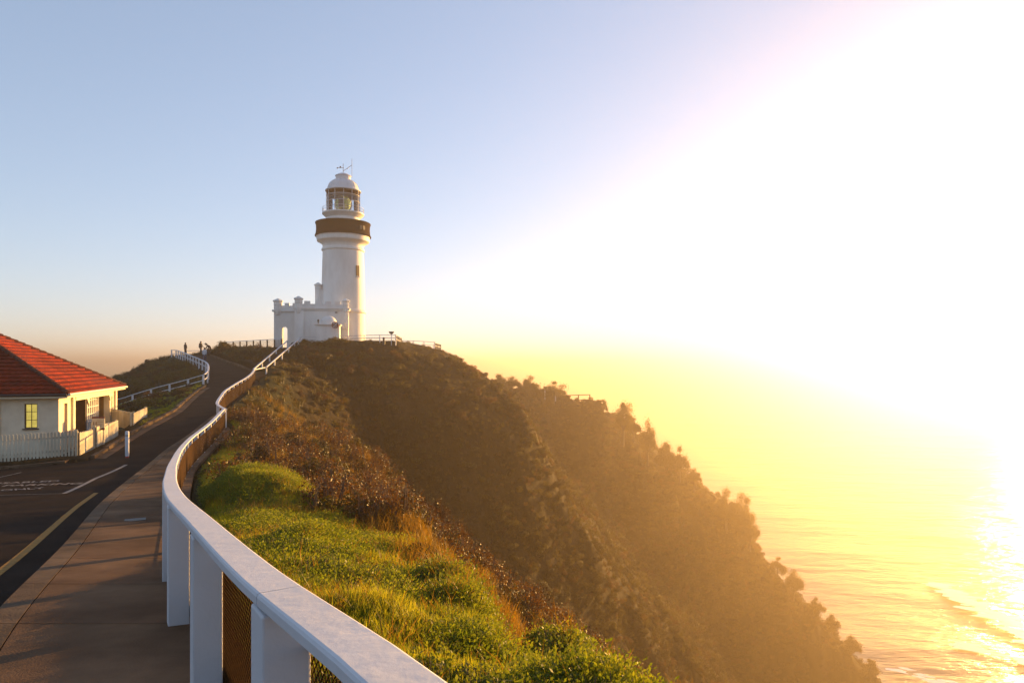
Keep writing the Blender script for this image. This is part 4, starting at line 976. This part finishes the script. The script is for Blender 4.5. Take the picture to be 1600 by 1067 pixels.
# ------------------------------------------------------------------ people on the crest
def person(loc, face, label, pose, mats, H=1.72, group='people on the crest by the lighthouse road'):
    # joints in metres for a 1.72 m figure, facing -y
    J = dict(pelvis=(0, 0, .93), spine=(0, 0, 1.15), chest=(0, 0, 1.36), neck=(0, 0, 1.47), head=(0, -.02, 1.60), crown=(0, -.01, 1.68),
             lh=(-.10, 0, .88), lk=(-.11, -.02, .48), la=(-.11, .02, .08), lt=(-.12, -.16, .03), rh=(.10, 0, .88), rk=(.11, -.02, .48), ra=(.11, .02, .08), rt=(.12, -.16, .03),
             ls=(-.18, 0, 1.40), le=(-.24, .02, 1.12), lw=(-.22, -.08, .88), lf=(-.21, -.11, .79), rs=(.18, 0, 1.40), re=(.24, .02, 1.12), rw=(.22, -.08, .88), rf=(.21, -.11, .79))
    J.update(pose)
    E = [('pelvis', 'spine'), ('spine', 'chest'), ('chest', 'neck'), ('neck', 'head'), ('head', 'crown'), ('pelvis', 'lh'), ('lh', 'lk'), ('lk', 'la'), ('la', 'lt'), ('pelvis', 'rh'), ('rh', 'rk'), ('rk', 'ra'), ('ra', 'rt'),
         ('chest', 'ls'), ('ls', 'le'), ('le', 'lw'), ('lw', 'lf'), ('chest', 'rs'), ('rs', 're'), ('re', 'rw'), ('rw', 'rf')]
    Rd = dict(pelvis=.15, spine=.14, chest=.16, neck=.065, head=.095, crown=.07, lh=.10, lk=.065, la=.045, lt=.035, rh=.10, rk=.065, ra=.045, rt=.035, ls=.075, le=.05, lw=.035, lf=.03, rs=.075, re=.05, rw=.035, rf=.03)
    names = list(J); me = bpy.data.meshes.new('body'); me.from_pydata([J[k] for k in names], [(names.index(a), names.index(c)) for a, c in E], [])
    o = bpy.data.objects.new('tmp', me); col.objects.link(o); m = o.modifiers.new('s', 'SKIN'); m.use_smooth_shade = True
    for i, k in enumerate(names): me.skin_vertices[0].data[i].radius = (Rd[k]*1.3, Rd[k]*1.1); me.skin_vertices[0].data[i].use_root = (k == 'pelvis')
    ss = o.modifiers.new('u', 'SUBSURF'); ss.levels = 1; ss.render_levels = 1
    bpy.context.view_layer.update(); me2 = bpy.data.meshes.new_from_object(o.evaluated_get(bpy.context.evaluated_depsgraph_get())); bpy.data.objects.remove(o)
    me2.materials.clear()
    for x in mats: me2.materials.append(M[x])
    segs = [(Vector(J[a]), Vector(J[c]), a) for a, c in E]
    hz_ = J['head'][2]
    for f in me2.polygons:
        c = f.center; best = min(segs, key=lambda q: (c-(q[0]+(q[1]-q[0])*max(0, min(1, (c-q[0]).dot(q[1]-q[0])/(q[1]-q[0]).length_squared)))).length)[2]
        f.material_index = 0 if best in ('pelvis', 'spine', 'chest', 'ls', 'rs', 'le', 're') and c.z > J['pelvis'][2]-.02 or best in ('ls', 'rs', 'le', 're') else (1 if best in ('lh', 'rh', 'lk', 'rk', 'la', 'ra', 'pelvis') else 2)
    root = empty('person', loc, rz=face, label=label, cat='person', group=group); root.scale = (H/1.72,)*3
    bo_ = bpy.data.objects.new('body', me2); col.objects.link(bo_); bo_.parent = root
    hd = Vector(J['head']); b = MB(); b.lathe([(.001, .145), (.06, .13), (.10, .08), (.115, .02), (.11, -.04), (.085, -.07)], 12, (hd.x, hd.y+.015, hd.z-.005)); b.build('hair', M['hair'], root, smooth=True)
    return root
p = P(289.5, 555, 93); person((p.x, p.y, float(ground(p.x, p.y))-.02 if p.y < 92 else p.z), R(150), 'person in a dark coat standing still with hands together at the left of the crest', dict(lw=(-.12, -.16, 1.0), lf=(-.04, -.2, 1.0), rw=(.12, -.16, 1.0), rf=(.04, -.2, 1.0), le=(-.27, 0, 1.15), re=(.27, 0, 1.15)), ('cloth_dark', 'cloth_dark', 'skin'))
p = P(313.5, 553.8, 91); person(p, R(70), 'person in dark clothes walking to the right across the crest', dict(lk=(-.10, -.22, .50), la=(-.10, -.25, .09), lt=(-.10, -.42, .05), rk=(.10, .12, .48), ra=(.10, .34, .12), rt=(.10, .22, .03), lw=(-.2, .12, .92), rw=(.2, -.26, 1.0), rf=(.2, -.33, 1.0)), ('cloth_dark', 'cloth_brown', 'skin'), 1.76)
p = P(319.5, 564, 80); person((p.x, p.y, float(rz(p.x, p.y))), R(185), 'person in a pale shirt and blue trousers walking up the lane', dict(lk=(-.1, -.12, .49), la=(-.1, -.06, .09), ra=(.1, .2, .12), rk=(.1, .04, .48), rt=(.1, .08, .03)), ('cloth_pale', 'cloth_blue', 'skin'), 1.68)
p = P(328.5, 554, 90); r_ = person((p.x, p.y, p.z), R(-70), 'person in dark clothes and a broad hat bending forward at the kerb', dict(spine=(0, -.12, 1.1), chest=(0, -.32, 1.22), neck=(0, -.42, 1.27), head=(0, -.53, 1.32), crown=(0, -.58, 1.38), ls=(-.18, -.32, 1.24), rs=(.18, -.32, 1.24), le=(-.24, -.45, 1.0), re=(.24, -.45, 1.0), lw=(-.2, -.55, .8), rw=(.2, -.55, .8), lf=(-.18, -.6, .72), rf=(.18, -.6, .72)), ('cloth_dark', 'cloth_brown', 'skin'), 1.7)
b = MB(); b.lathe([(.001, .2), (.1, .18), (.13, .07), (.28, .05), (.28, .03), (.1, .04)], 14, (0, -.55, 1.36)); b.build('hat', M['cloth_dark'], r_, smooth=True)
p = P(324, 555, 89); person((p.x, p.y, p.z-.05), R(100), 'person in brown seen crouching just behind the one in the hat', dict(pelvis=(0, .1, .45), spine=(0, .02, .66), chest=(0, -.06, .86), neck=(0, -.1, .97), head=(0, -.15, 1.08), crown=(0, -.16, 1.16), lh=(-.1, .08, .42), rh=(.1, .08, .42), lk=(-.14, -.3, .5), rk=(.14, -.3, .5), la=(-.13, -.08, .08), ra=(.13, -.08, .08), lt=(-.13, -.25, .03), rt=(.13, -.25, .03), ls=(-.18, -.06, .88), rs=(.18, -.06, .88), le=(-.24, -.2, .68), re=(.24, -.2, .68), lw=(-.15, -.38, .62), rw=(.15, -.38, .62), lf=(-.12, -.44, .6), rf=(.12, -.44, .6)), ('cloth_brown', 'cloth_dark', 'skin'), 1.7)

# ------------------------------------------------------------------ vegetation
def leaf_quads(centres, normals, size, squash=.5, seed=0):
    r = np.random.default_rng(seed); n = len(centres); a = r.normal(size=(n, 3)); a -= (a*normals).sum(1, keepdims=True)*normals; a /= np.linalg.norm(a, axis=1, keepdims=True)+1e-9
    b = np.cross(normals, a); s = size*r.uniform(.6, 1.3, (n, 1))
    q = np.stack([centres-a*s, centres-b*s*squash, centres+a*s, centres+b*s*squash], 1).reshape(-1, 3)
    f = np.arange(4*n).reshape(-1, 4); return q, f
def mesh_np(name, v, f, m, extra=None):
    me = bpy.data.meshes.new(name); v = np.asarray(v); f = np.asarray(f)
    if extra is not None: ev, ef = extra; f2 = np.asarray(ef)+len(v); v = np.concatenate([v, ev]); allf = [tuple(x) for x in f]+[tuple(x) for x in f2]; ns = len(f)
    else: allf = [tuple(x) for x in f]; ns = len(f)
    me.from_pydata([tuple(x) for x in v], [], allf)
    for x in (m if isinstance(m, list) else [m]): me.materials.append(x)
    if extra is not None: idx = np.zeros(len(allf), dtype=np.int32); idx[ns:] = 1; me.polygons.foreach_set('material_index', idx)
    return me
M['drytussock'] = leafmat('dry_tussock_shaded', (.10, .055, .005), (.04, .022, .003), .4)  # darker copy of the dry grass, hillside shade put into its colour
def blades(n, rad, h0, h1, wd, seed, lean=.35, leafy=0):
    r = np.random.default_rng(seed); vs = []; fs = []
    for i in range(n):
        a = r.uniform(0, 6.283); q = rad*math.sqrt(r.uniform()); h = r.uniform(h0, h1); bx, by = q*math.cos(a), q*math.sin(a); la = r.uniform(0, 6.283); ln = lean*r.uniform(.2, 1)*h; wa = r.uniform(0, 6.283); w_ = wd*r.uniform(.6, 1.2)
        dx, dy = math.cos(wa)*w_/2, math.sin(wa)*w_/2; k = len(vs)
        vs += [(bx-dx, by-dy, -.03), (bx+dx, by+dy, -.03), (bx+dx*.8+math.cos(la)*ln*.35, by+dy*.8+math.sin(la)*ln*.35, h*.6), (bx-dx*.8+math.cos(la)*ln*.35, by-dy*.8+math.sin(la)*ln*.35, h*.6), (bx+math.cos(la)*ln, by+math.sin(la)*ln, h)]
        fs += [(k, k+1, k+2, k+3), (k+3, k+2, k+4)]
    return vs, fs
def bush(nleaf, seed, size, flat=.8, lobes=7, twigs=6):
    r = np.random.default_rng(seed); lc = r.normal(size=(lobes, 3))*np.array([.42, .42, .22]); lc[:, 2] = np.abs(lc[:, 2])+.15; lr = r.uniform(.28, .5, lobes)
    k = r.integers(0, lobes, nleaf); d = r.normal(size=(nleaf, 3)); d /= np.linalg.norm(d, axis=1, keepdims=True); rad_ = lr[k]*r.uniform(.6, 1.12, nleaf)**.6
    c = lc[k]+d*rad_[:, None]; c[:, 2] *= flat; nrm = d+r.normal(size=d.shape)*.7; nrm /= np.linalg.norm(nrm, axis=1, keepdims=True)
    v, f = leaf_quads(c, nrm, size, .5, seed)
    mb = MB()
    for i in range(twigs):
        e = lc[i % lobes]*1.0+r.normal(size=3)*.1; mb.tube([(0, 0, -.2), tuple(e*.5+r.normal(size=3)*.05), tuple(e+np.array([0, 0, lr[i % lobes]*.9]))], [.03, .018, .006], 4, caps=False)
    return v, f, (mb.v, mb.f)
protos = {}
def proto(key, me): o = bpy.data.objects.new(key, me); protos[key] = o; return o
for i in range(2):
    v, f = blades(30, .13, .05, .17, .009, 11+i, .5); me = bpy.data.meshes.new('grass_tuft'); me.from_pydata(v, [], f); me.materials.append(M['grass']); proto(f'grass{i}', me)
v, f = blades(16, .12, .08, .26, .007, 31, .6); me = bpy.data.meshes.new('dry_tuft'); me.from_pydata(v, [], f); me.materials.append(M['drygrass']); proto('dry', me)
r = np.random.default_rng(5)
c = np.stack([r.normal(0, .12, 90), r.normal(0, .12, 90), np.abs(r.normal(.06, .06, 90))], 1); nn = r.normal(size=(90, 3))+np.array([0, 0, .8]); nn /= np.linalg.norm(nn, axis=1, keepdims=True)
v, f = leaf_quads(c, nn, .015, .5, 3); proto('leafy', mesh_np('leafy_sprig', v, f, M['leafy']))
for i in range(3):
    v, f, tw = bush(1500, 50+i, .052); proto(f'scrub{i}', mesh_np('scrub_clump', v, f, [M['scrub'] if i < 2 else M['scrubbrown'], M['twig']], tw))
v, f, tw = bush(420, 77, .045, 1.1, 6, 16); proto('twiggy', mesh_np('twiggy_clump', v, f, [M['scrubbrown'], M['twig']], tw))
v, f = blades(60, .5, .25, .8, .05, 91, .7); me = bpy.data.meshes.new('tussock'); me.from_pydata(v, [], f); me.materials.append(M['scrub']); proto('tussock', me)
v, f = blades(60, .5, .25, .8, .05, 92, .8); me = bpy.data.meshes.new('dry_tussock_shaded'); me.from_pydata(v, [], f); me.materials.append(M['drytussock']); proto('drytussock', me)

v, f, tw = bush(1500, 64, .05, .75, 7, 4); proto('greenclump', mesh_np('green_clump', v, f, [M['leafy'], M['twig']], tw))
def scatter(name, key, P_, S_, label):
    me = bpy.data.meshes.new(name); me.vertices.add(len(P_)); me.vertices.foreach_set('co', np.asarray(P_, dtype=np.float32).ravel())
    r = np.random.default_rng(len(P_)); rot = np.stack([r.normal(0, .16, len(P_)), r.normal(0, .16, len(P_)), r.uniform(0, 6.283, len(P_))], 1)
    a = me.attributes.new('rot', 'FLOAT_VECTOR', 'POINT'); a.data.foreach_set('vector', rot.astype(np.float32).ravel())
    a = me.attributes.new('scl', 'FLOAT', 'POINT'); a.data.foreach_set('value', np.asarray(S_, dtype=np.float32))
    o = bpy.data.objects.new(name, me); col.objects.link(o)
    ng = bpy.data.node_groups.new('scatter_'+key, 'GeometryNodeTree'); ng.interface.new_socket('Geometry', in_out='INPUT', socket_type='NodeSocketGeometry'); ng.interface.new_socket('Geometry', in_out='OUTPUT', socket_type='NodeSocketGeometry')
    n = ng.nodes; l = ng.links; gi = n.new('NodeGroupInput'); go = n.new('NodeGroupOutput'); ip = n.new('GeometryNodeInstanceOnPoints'); oi = n.new('GeometryNodeObjectInfo'); oi.inputs[0].default_value = protos[key]
    a1 = n.new('GeometryNodeInputNamedAttribute'); a1.data_type = 'FLOAT_VECTOR'; a1.inputs[0].default_value = 'rot'; a2 = n.new('GeometryNodeInputNamedAttribute'); a2.data_type = 'FLOAT'; a2.inputs[0].default_value = 'scl'
    e2r = n.new('FunctionNodeEulerToRotation'); l.new(a1.outputs[0], e2r.inputs[0])
    l.new(gi.outputs[0], ip.inputs['Points']); l.new(oi.outputs['Geometry'], ip.inputs['Instance']); l.new(e2r.outputs[0], ip.inputs['Rotation']); l.new(a2.outputs[0], ip.inputs['Scale']); l.new(ip.outputs[0], go.inputs[0])
    md = o.modifiers.new('scatter', 'NODES'); md.node_group = ng
    tag(o, label=label, kind='stuff'); return o
# area-weighted sampling of the terrain sheet inside the seen sector
QX, QY, QZ = GX.ravel(), GY.ravel(), GZ.ravel()
a_, b_, c_, d_ = quads.T
e1 = np.stack([QX[c_]-QX[a_], QY[c_]-QY[a_], QZ[c_]-QZ[a_]], 1); e2 = np.stack([QX[d_]-QX[b_], QY[d_]-QY[b_], QZ[d_]-QZ[b_]], 1)
cr = np.cross(e1, e2); area = .5*np.linalg.norm(cr, axis=1); nz_ = np.abs(cr[:, 2])/(2*area+1e-9)
CX = (QX[a_]+QX[c_])/2; CY = (QY[a_]+QY[c_])/2; CZ = (QZ[a_]+QZ[c_])/2; CD = np.hypot(CX, CY)
right_ = CX-edge_r(CY); az = np.degrees(np.arctan2(CX, CY)); green = zone(CX, CY)
veg_r = (right_ > np.where(CY > 9, .6, .35))*1.0; seen = (np.abs(az) < 50)*1.0
offroad_l = ((CX < left_edge(CY)-.4) & (CY > 36) & (CY < 140))*1.0
lx_, ly_ = (CX+19.2)*.944+(CY-29.5)*.33, -(CX+19.2)*.33+(CY-29.5)*.944
nohouse = 1.0-((lx_ > -12) & (lx_ < 1.5) & (ly_ > -3) & (ly_ < 16))
noplat = 1.0-((np.abs(CX+26) < 7) & (np.abs(CY-90) < 6.0))
nostep = 1.0-((CY > 61) & (CY < 85) & (np.abs(CX-np.interp(CY, [62, 84], [-23.6, -27.4])) < 1.1))
ok = (np.where(CY < 92, np.maximum(veg_r, offroad_l), 1.0))*nohouse*noplat*nostep*seen*(CZ > SEA_Z+2)
crest_rail = ((CY > 82) & (CY < 93) & (CX > -28) & (CX < -8) & (CZ > 3.0))
def sample(wt, n, seed, lift=0):
    r = np.random.default_rng(seed); p = wt*area; p = p/p.sum(); i = r.choice(len(p), n, p=p); u = r.random((n, 1)); v_ = r.random((n, 1))
    A4 = [np.stack([QX[k[i]], QY[k[i]], QZ[k[i]]], 1) for k in (a_, b_, c_, d_)]
    q = (A4[0]*(1-u)+A4[3]*u)*(1-v_)+(A4[1]*(1-u)+A4[2]*u)*v_; q[:, 2] += lift; return q, r, i
fall = 1/np.maximum(CD, 4)**1.3
gw = ok*green*(CD < 45)*veg_r
q, r, i = sample(gw*fall, 40000, 1); scatter('grass', 'grass0', q, (.55+.5*r.random(len(q)))*(1+q[:, 1]*.012), 'green grass sunlit from behind on the shelf beside the white rail')
q, r, i = sample(gw*fall*(fbm(CX, CY, .9, 2, 8) > -.05), 36000, 2); scatter('grass', 'grass1', q, (.5+.5*r.random(len(q)))*(1+q[:, 1]*.012), 'green grass sunlit from behind on the shelf beside the white rail')
q, r, i = sample(gw*fall*(fbm(CX, CY, 1.3, 3, 88) > .0)*(.35+.65*sstep((CY-6)/3)), 46000, 3); scatter('leafy_ground_cover', 'leafy', q, (.5+.4*r.random(len(q)))*(1+q[:, 1]*.012), 'low leafy plants among the grass beside the rail')
q, r, i = sample(gw*fall*(fbm(CX, CY, 2.2, 3, 99) > -.02), 3000, 13, -.04); scatter('leafy_ground_cover', 'greenclump', q, (.10+.20*r.random(len(q)))*(1+q[:, 1]*.02)*np.where(q[:, 1] > 9, .85, 1), 'rounded leafy clumps swelling out of the grass beside the rail')
lawnw = ok*(CX < left_edge(CY)-.3)*(CY > 36)*(CY < 63)
q, r, i = sample(lawnw, 14000, 14); scatter('lawn_grass', 'grass0', q, .5+.4*r.random(len(q)), 'mown grass between the lane and the white two rail fence')
dw = ok*veg_r*(CD < 60)*(.15+.45*(1-green)*(right_ < 12)+ .4*(fbm(CX, CY, 2.0, 3, 77) > .15))
q, r, i = sample(dw*fall, 24000, 4); scatter('dry_grass', 'dry', q, (.6+.7*r.random(len(q)))*(1+q[:, 1]*.02), 'dry orange grass mixed through the slope by the rail')
brow = ok*veg_r*(1-green)*(CD < 52)*(CD > 13)
q, r, i = sample(brow*fall, 1500, 5, -.05); scatter('scrub', 'scrub0', q, (.25+.35*r.random(len(q)))*(.8+q[:, 1]*.02), 'low brown and green scrub on the near spur')
q, r, i = sample(brow*fall, 2200, 6, -.05); scatter('scrub', 'twiggy', q, (.28+.4*r.random(len(q)))*(.8+q[:, 1]*.02), 'twiggy reddish brown scrub on the near spur')
farw = ok*(CD > 40)*(CD < 235)*(1-.8*green)*(~crest_rail)
dens = .25+(fbm(CX, CY, 7, 3, 41) > -.02)*.75
q, r, i = sample(farw*dens, 20000, 7, -.15); scatter('scrub', 'scrub1', q, (.45+.8*r.random(len(q))**2)*(1+.7*sstep((np.hypot(q[:, 0], q[:, 1])-100)/30)), 'dense green coastal scrub over the lighthouse hill and far spur')
q, r, i = sample(farw*dens, 8000, 8, -.15); scatter('scrub', 'scrub2', q, (.4+.7*r.random(len(q))**2)*(1+.7*sstep((np.hypot(q[:, 0], q[:, 1])-100)/30)), 'brownish scrub patches on the steep hillside')
lowg = ok*(CD > 38)*(CD < 180)*(1.0-((CX < left_edge(CY)) & (CY < 62)))
q, r, i = sample(lowg, 26000, 9, -.05); scatter('tussock_grass', 'tussock', q, (.35+.5*r.random(len(q)))*np.where(q[:, 2] > 3.2, .6, 1), 'tussock grass over the headland slopes')
q, r, i = sample(lowg*(.3+(fbm(CX, CY, 5, 3, 55) > .1)), 12000, 10, -.05); scatter('tussock_grass', 'drytussock', q, (.3+.45*r.random(len(q)))*np.where(q[:, 2] > 3.2, .6, 1), 'dry orange tussocks over the headland slopes')

# individual shrubs and trees
def hgt1(x, y): return float(height(np.array([[x]], float), np.array([[y]], float))[0, 0])
def tree(name, px, py_top, d, hh, wd, label, cat, seed, dense=1.0, group=None, leaf=.10, base=None, lean=0.0, m='treeleaf'):
    top = P(px, py_top, d); z0 = base if base is not None else hgt1(top.x, top.y)
    z0 = min(z0, top.z-.5); H = min(max(top.z-z0, hh*.6), hh*1.25); z0 = top.z-H
    r = np.random.default_rng(seed); root = empty(name, (top.x, top.y, z0), label=label, cat=cat, group=group)
    mb = MB(); ends = []
    ne = 26; ends = []; tr0 = .03*H+.035; zl = .06 if H < 4 else .18
    mb.tube([(0, 0, -1.5), (lean*.2, .05, H*.25), (lean*.5, -.05, H*.5), (lean*.8, 0, H*.75)], [tr0, tr0*.8, tr0*.55, tr0*.2], 7)
    for i in range(ne):
        a = r.uniform(0, 6.283); rd = wd*.42*math.sqrt(r.uniform()); top_ = H*.88*(1-.75*(rd/(wd*.5))**2)*r.uniform(.8, 1.12); zz = H*zl+(top_-H*zl)*r.uniform(.15, 1)**.6
        e = np.array([lean*zz/H+math.cos(a)*rd, math.sin(a)*rd, zz]); ends.append(e)
        if i < 10: s = zz*.45; mb.tube([(lean*s/H, 0, s), tuple((e+np.array([lean*s/H, 0, s]))/2+r.normal(size=3)*.08), tuple(e)], [tr0*.45, tr0*.3, tr0*.1], 5)
    mb.build('trunk', M['bark'], root, smooth=True)
    ends.append(np.array([lean, 0, H*.88])); n = int(2600*dense*max(1, wd*H/6)); k = r.integers(0, len(ends), n); E_ = np.array(ends)
    dr_ = r.normal(size=(n, 3)); dr_ /= np.linalg.norm(dr_, axis=1, keepdims=True)
    sub = E_[k]+dr_*(r.random((n, 1))**.45)*np.array([wd*.13, wd*.13, max(H*.12, wd*.06)])*(r.uniform(.5, 1.5, (len(ends), 1))[k])*np.where(r.random((n, 1)) < .25, 1.8, 1)
    sub[:, 2] = np.maximum(sub[:, 2], .05); nn = r.normal(size=(n, 3))+np.array([0, 0, .5]); nn /= np.linalg.norm(nn, axis=1, keepdims=True)
    v, f = leaf_quads(sub, nn, leaf, .5, seed); o = bpy.data.objects.new('crown', mesh_np('crown', v, f, M[m])); col.objects.link(o); o.parent = root
    return root
G1 = 'trees and shrubs along the edge of the far spur'
for i, (px, pyt, d, hh, wd, lab) in enumerate((
    (781, 587, 103, 2.0, 2.6, 'shrub at the start of the far spur, against the lighthouse hill'),
    (800, 591, 105, 1.6, 3.0, 'low wide shrub second from the left on the far ridge'),
    (829, 590, 106, 2.6, 3.4, 'rounded feathery tree on the far ridge, left of the bushy one'),
    (866, 598, 107, 2.2, 4.2, 'dense bushy tree just left of the timber lookout'),
    (851, 606, 107, 1.6, 2.6, 'small shrub between the feathery and the bushy tree'),
    (943, 627, 110, 1.6, 1.4, 'small spiky shrub right below the timber lookout'),
    (974, 634, 112, 4.0, 3.2, 'tall ragged tree standing out against the sea, upper one of two'),
    (990, 655, 113, 2.5, 2.6, 'shrub filling the slope just below the tall ragged tree'),
    (1012, 663, 115, 4.2, 2.4, 'slender tree with a round head standing alone against the sea'),
    (1040, 697, 117, 3.2, 3.2, 'shrub with a flat top below the slender tree'),
    (1062, 703, 119, 3.4, 3.0, 'broad shrub leaning out over the slope midway down'),
    (1085, 735, 121, 2.5, 2.6, 'low shrub tucked under the broad leaning one'),
    (1135, 770, 124, 4.5, 4.2, 'large leafy tree bulging out above the small cliff step'),
    (1158, 777, 126, 5.0, 4.4, 'large leafy tree overhanging the sea above the cliff step, outermost of its clump'),
    (1172, 815, 127, 3.4, 3.0, 'shrub hanging below the large overhanging tree'),
    (1215, 872, 131, 3.0, 3.4, 'rounded shrub on the lower edge just under the rock step'),
    (1240, 897, 133, 3.2, 3.4, 'shrub farther down the lower edge, next below the rounded one'),
    (1275, 938, 136, 3.4, 3.6, 'bushy tree on the lower cliff edge by the first foam'),
    (1300, 962, 138, 3.0, 3.2, 'shrub on the lower cliff edge near the broken foam'),
    (1330, 1000, 141, 3.2, 3.6, 'shrub near the bottom of the frame on the cliff edge'),
    (1358, 1035, 144, 3.2, 3.6, 'lowest shrub on the cliff edge above the sea'))):
    kf = 1.42-max(d-106, 0)/39*.12; tree('coastal_tree' if hh > 3 else 'coastal_shrub', px, pyt-(7 if hh > 3 else 3), d*kf, hh*kf*(1.25 if hh > 3 else 1), wd*kf*(1.2 if hh > 3 else 1), lab, 'tree' if hh > 3 else 'shrub', 200+i, .9, G1, leaf=.12)
G2 = 'shrubs at the kerb and fence on the crest'
for i, (px, pyt, d, hh, wd, lab) in enumerate((
    (345, 533, 89.5, 1.9, 2.0, 'dark shrub at the left end of the mesh fence on the bank'),
    (352, 533.5, 90, 1.8, 1.6, 'paler shrub squeezed against the first mesh panel'),
    (336, 545, 91, 1.0, .9, 'tiny shrub right of the bending person'),
    (391, 540, 91, 1.0, 1.0, 'small shrub seen through the middle of the mesh fence'),
    (378, 543, 91, .7, .9, 'smaller shrub seen through the second mesh panel'),
    (476, 530, 84.2, 1.1, 1.2, 'orange brown shrub at the foot of the terrace rail by the steps'),
    (523, 527, 83.4, 1.4, 2.4, 'brownish shrub at the foot of the round sign'),
    (536, 530, 83.2, 1.0, 2.0, 'low shrub right of the round sign'))):
    tree('crest_shrub', px, pyt, d, hh, wd, lab, 'shrub', 300+i, 1.2, G2, leaf=.07)
tree('garden_shrub', 122, 560, 46, 3.6, 2.0, 'sparse shrub whose top twigs show above the cottage roof', 'shrub', 400, .10, None, leaf=.06)
tree('coastal_shrub', 193, 582, 79, 1.6, 1.4, 'wispy shrub on the left edge of the dark mound beside the roof corner', 'shrub', 401, .25, None, leaf=.06)
for i, (px, pyt, d, hh, wd, lab) in enumerate(((590, 697, 39, 1.6, 1.5, 'tall leafy shrub standing on the brow of the near spur'), (684, 775, 33, 2.4, 1.5, 'tall brown leafed shrub on the edge of the near spur, left of a pair'),
    (718, 812, 31, 2.0, 1.3, 'right hand shrub of the pair on the near spur'), (820, 915, 29, 1.6, 1.6, 'shrub low on the near spur by the bottom of the picture'), (760, 860, 30, 1.4, 1.3, 'small shrub between the pair and the lowest one on the near spur'),
    (880, 968, 27, 1.5, 1.6, 'lowest shrub in the picture on the near spur'))):
    tree('slope_shrub', px, pyt, d, hh, wd, lab, 'shrub', 500+i, 2.2, 'shrubs on the brow of the near spur', leaf=.035, m='scrubbrown')
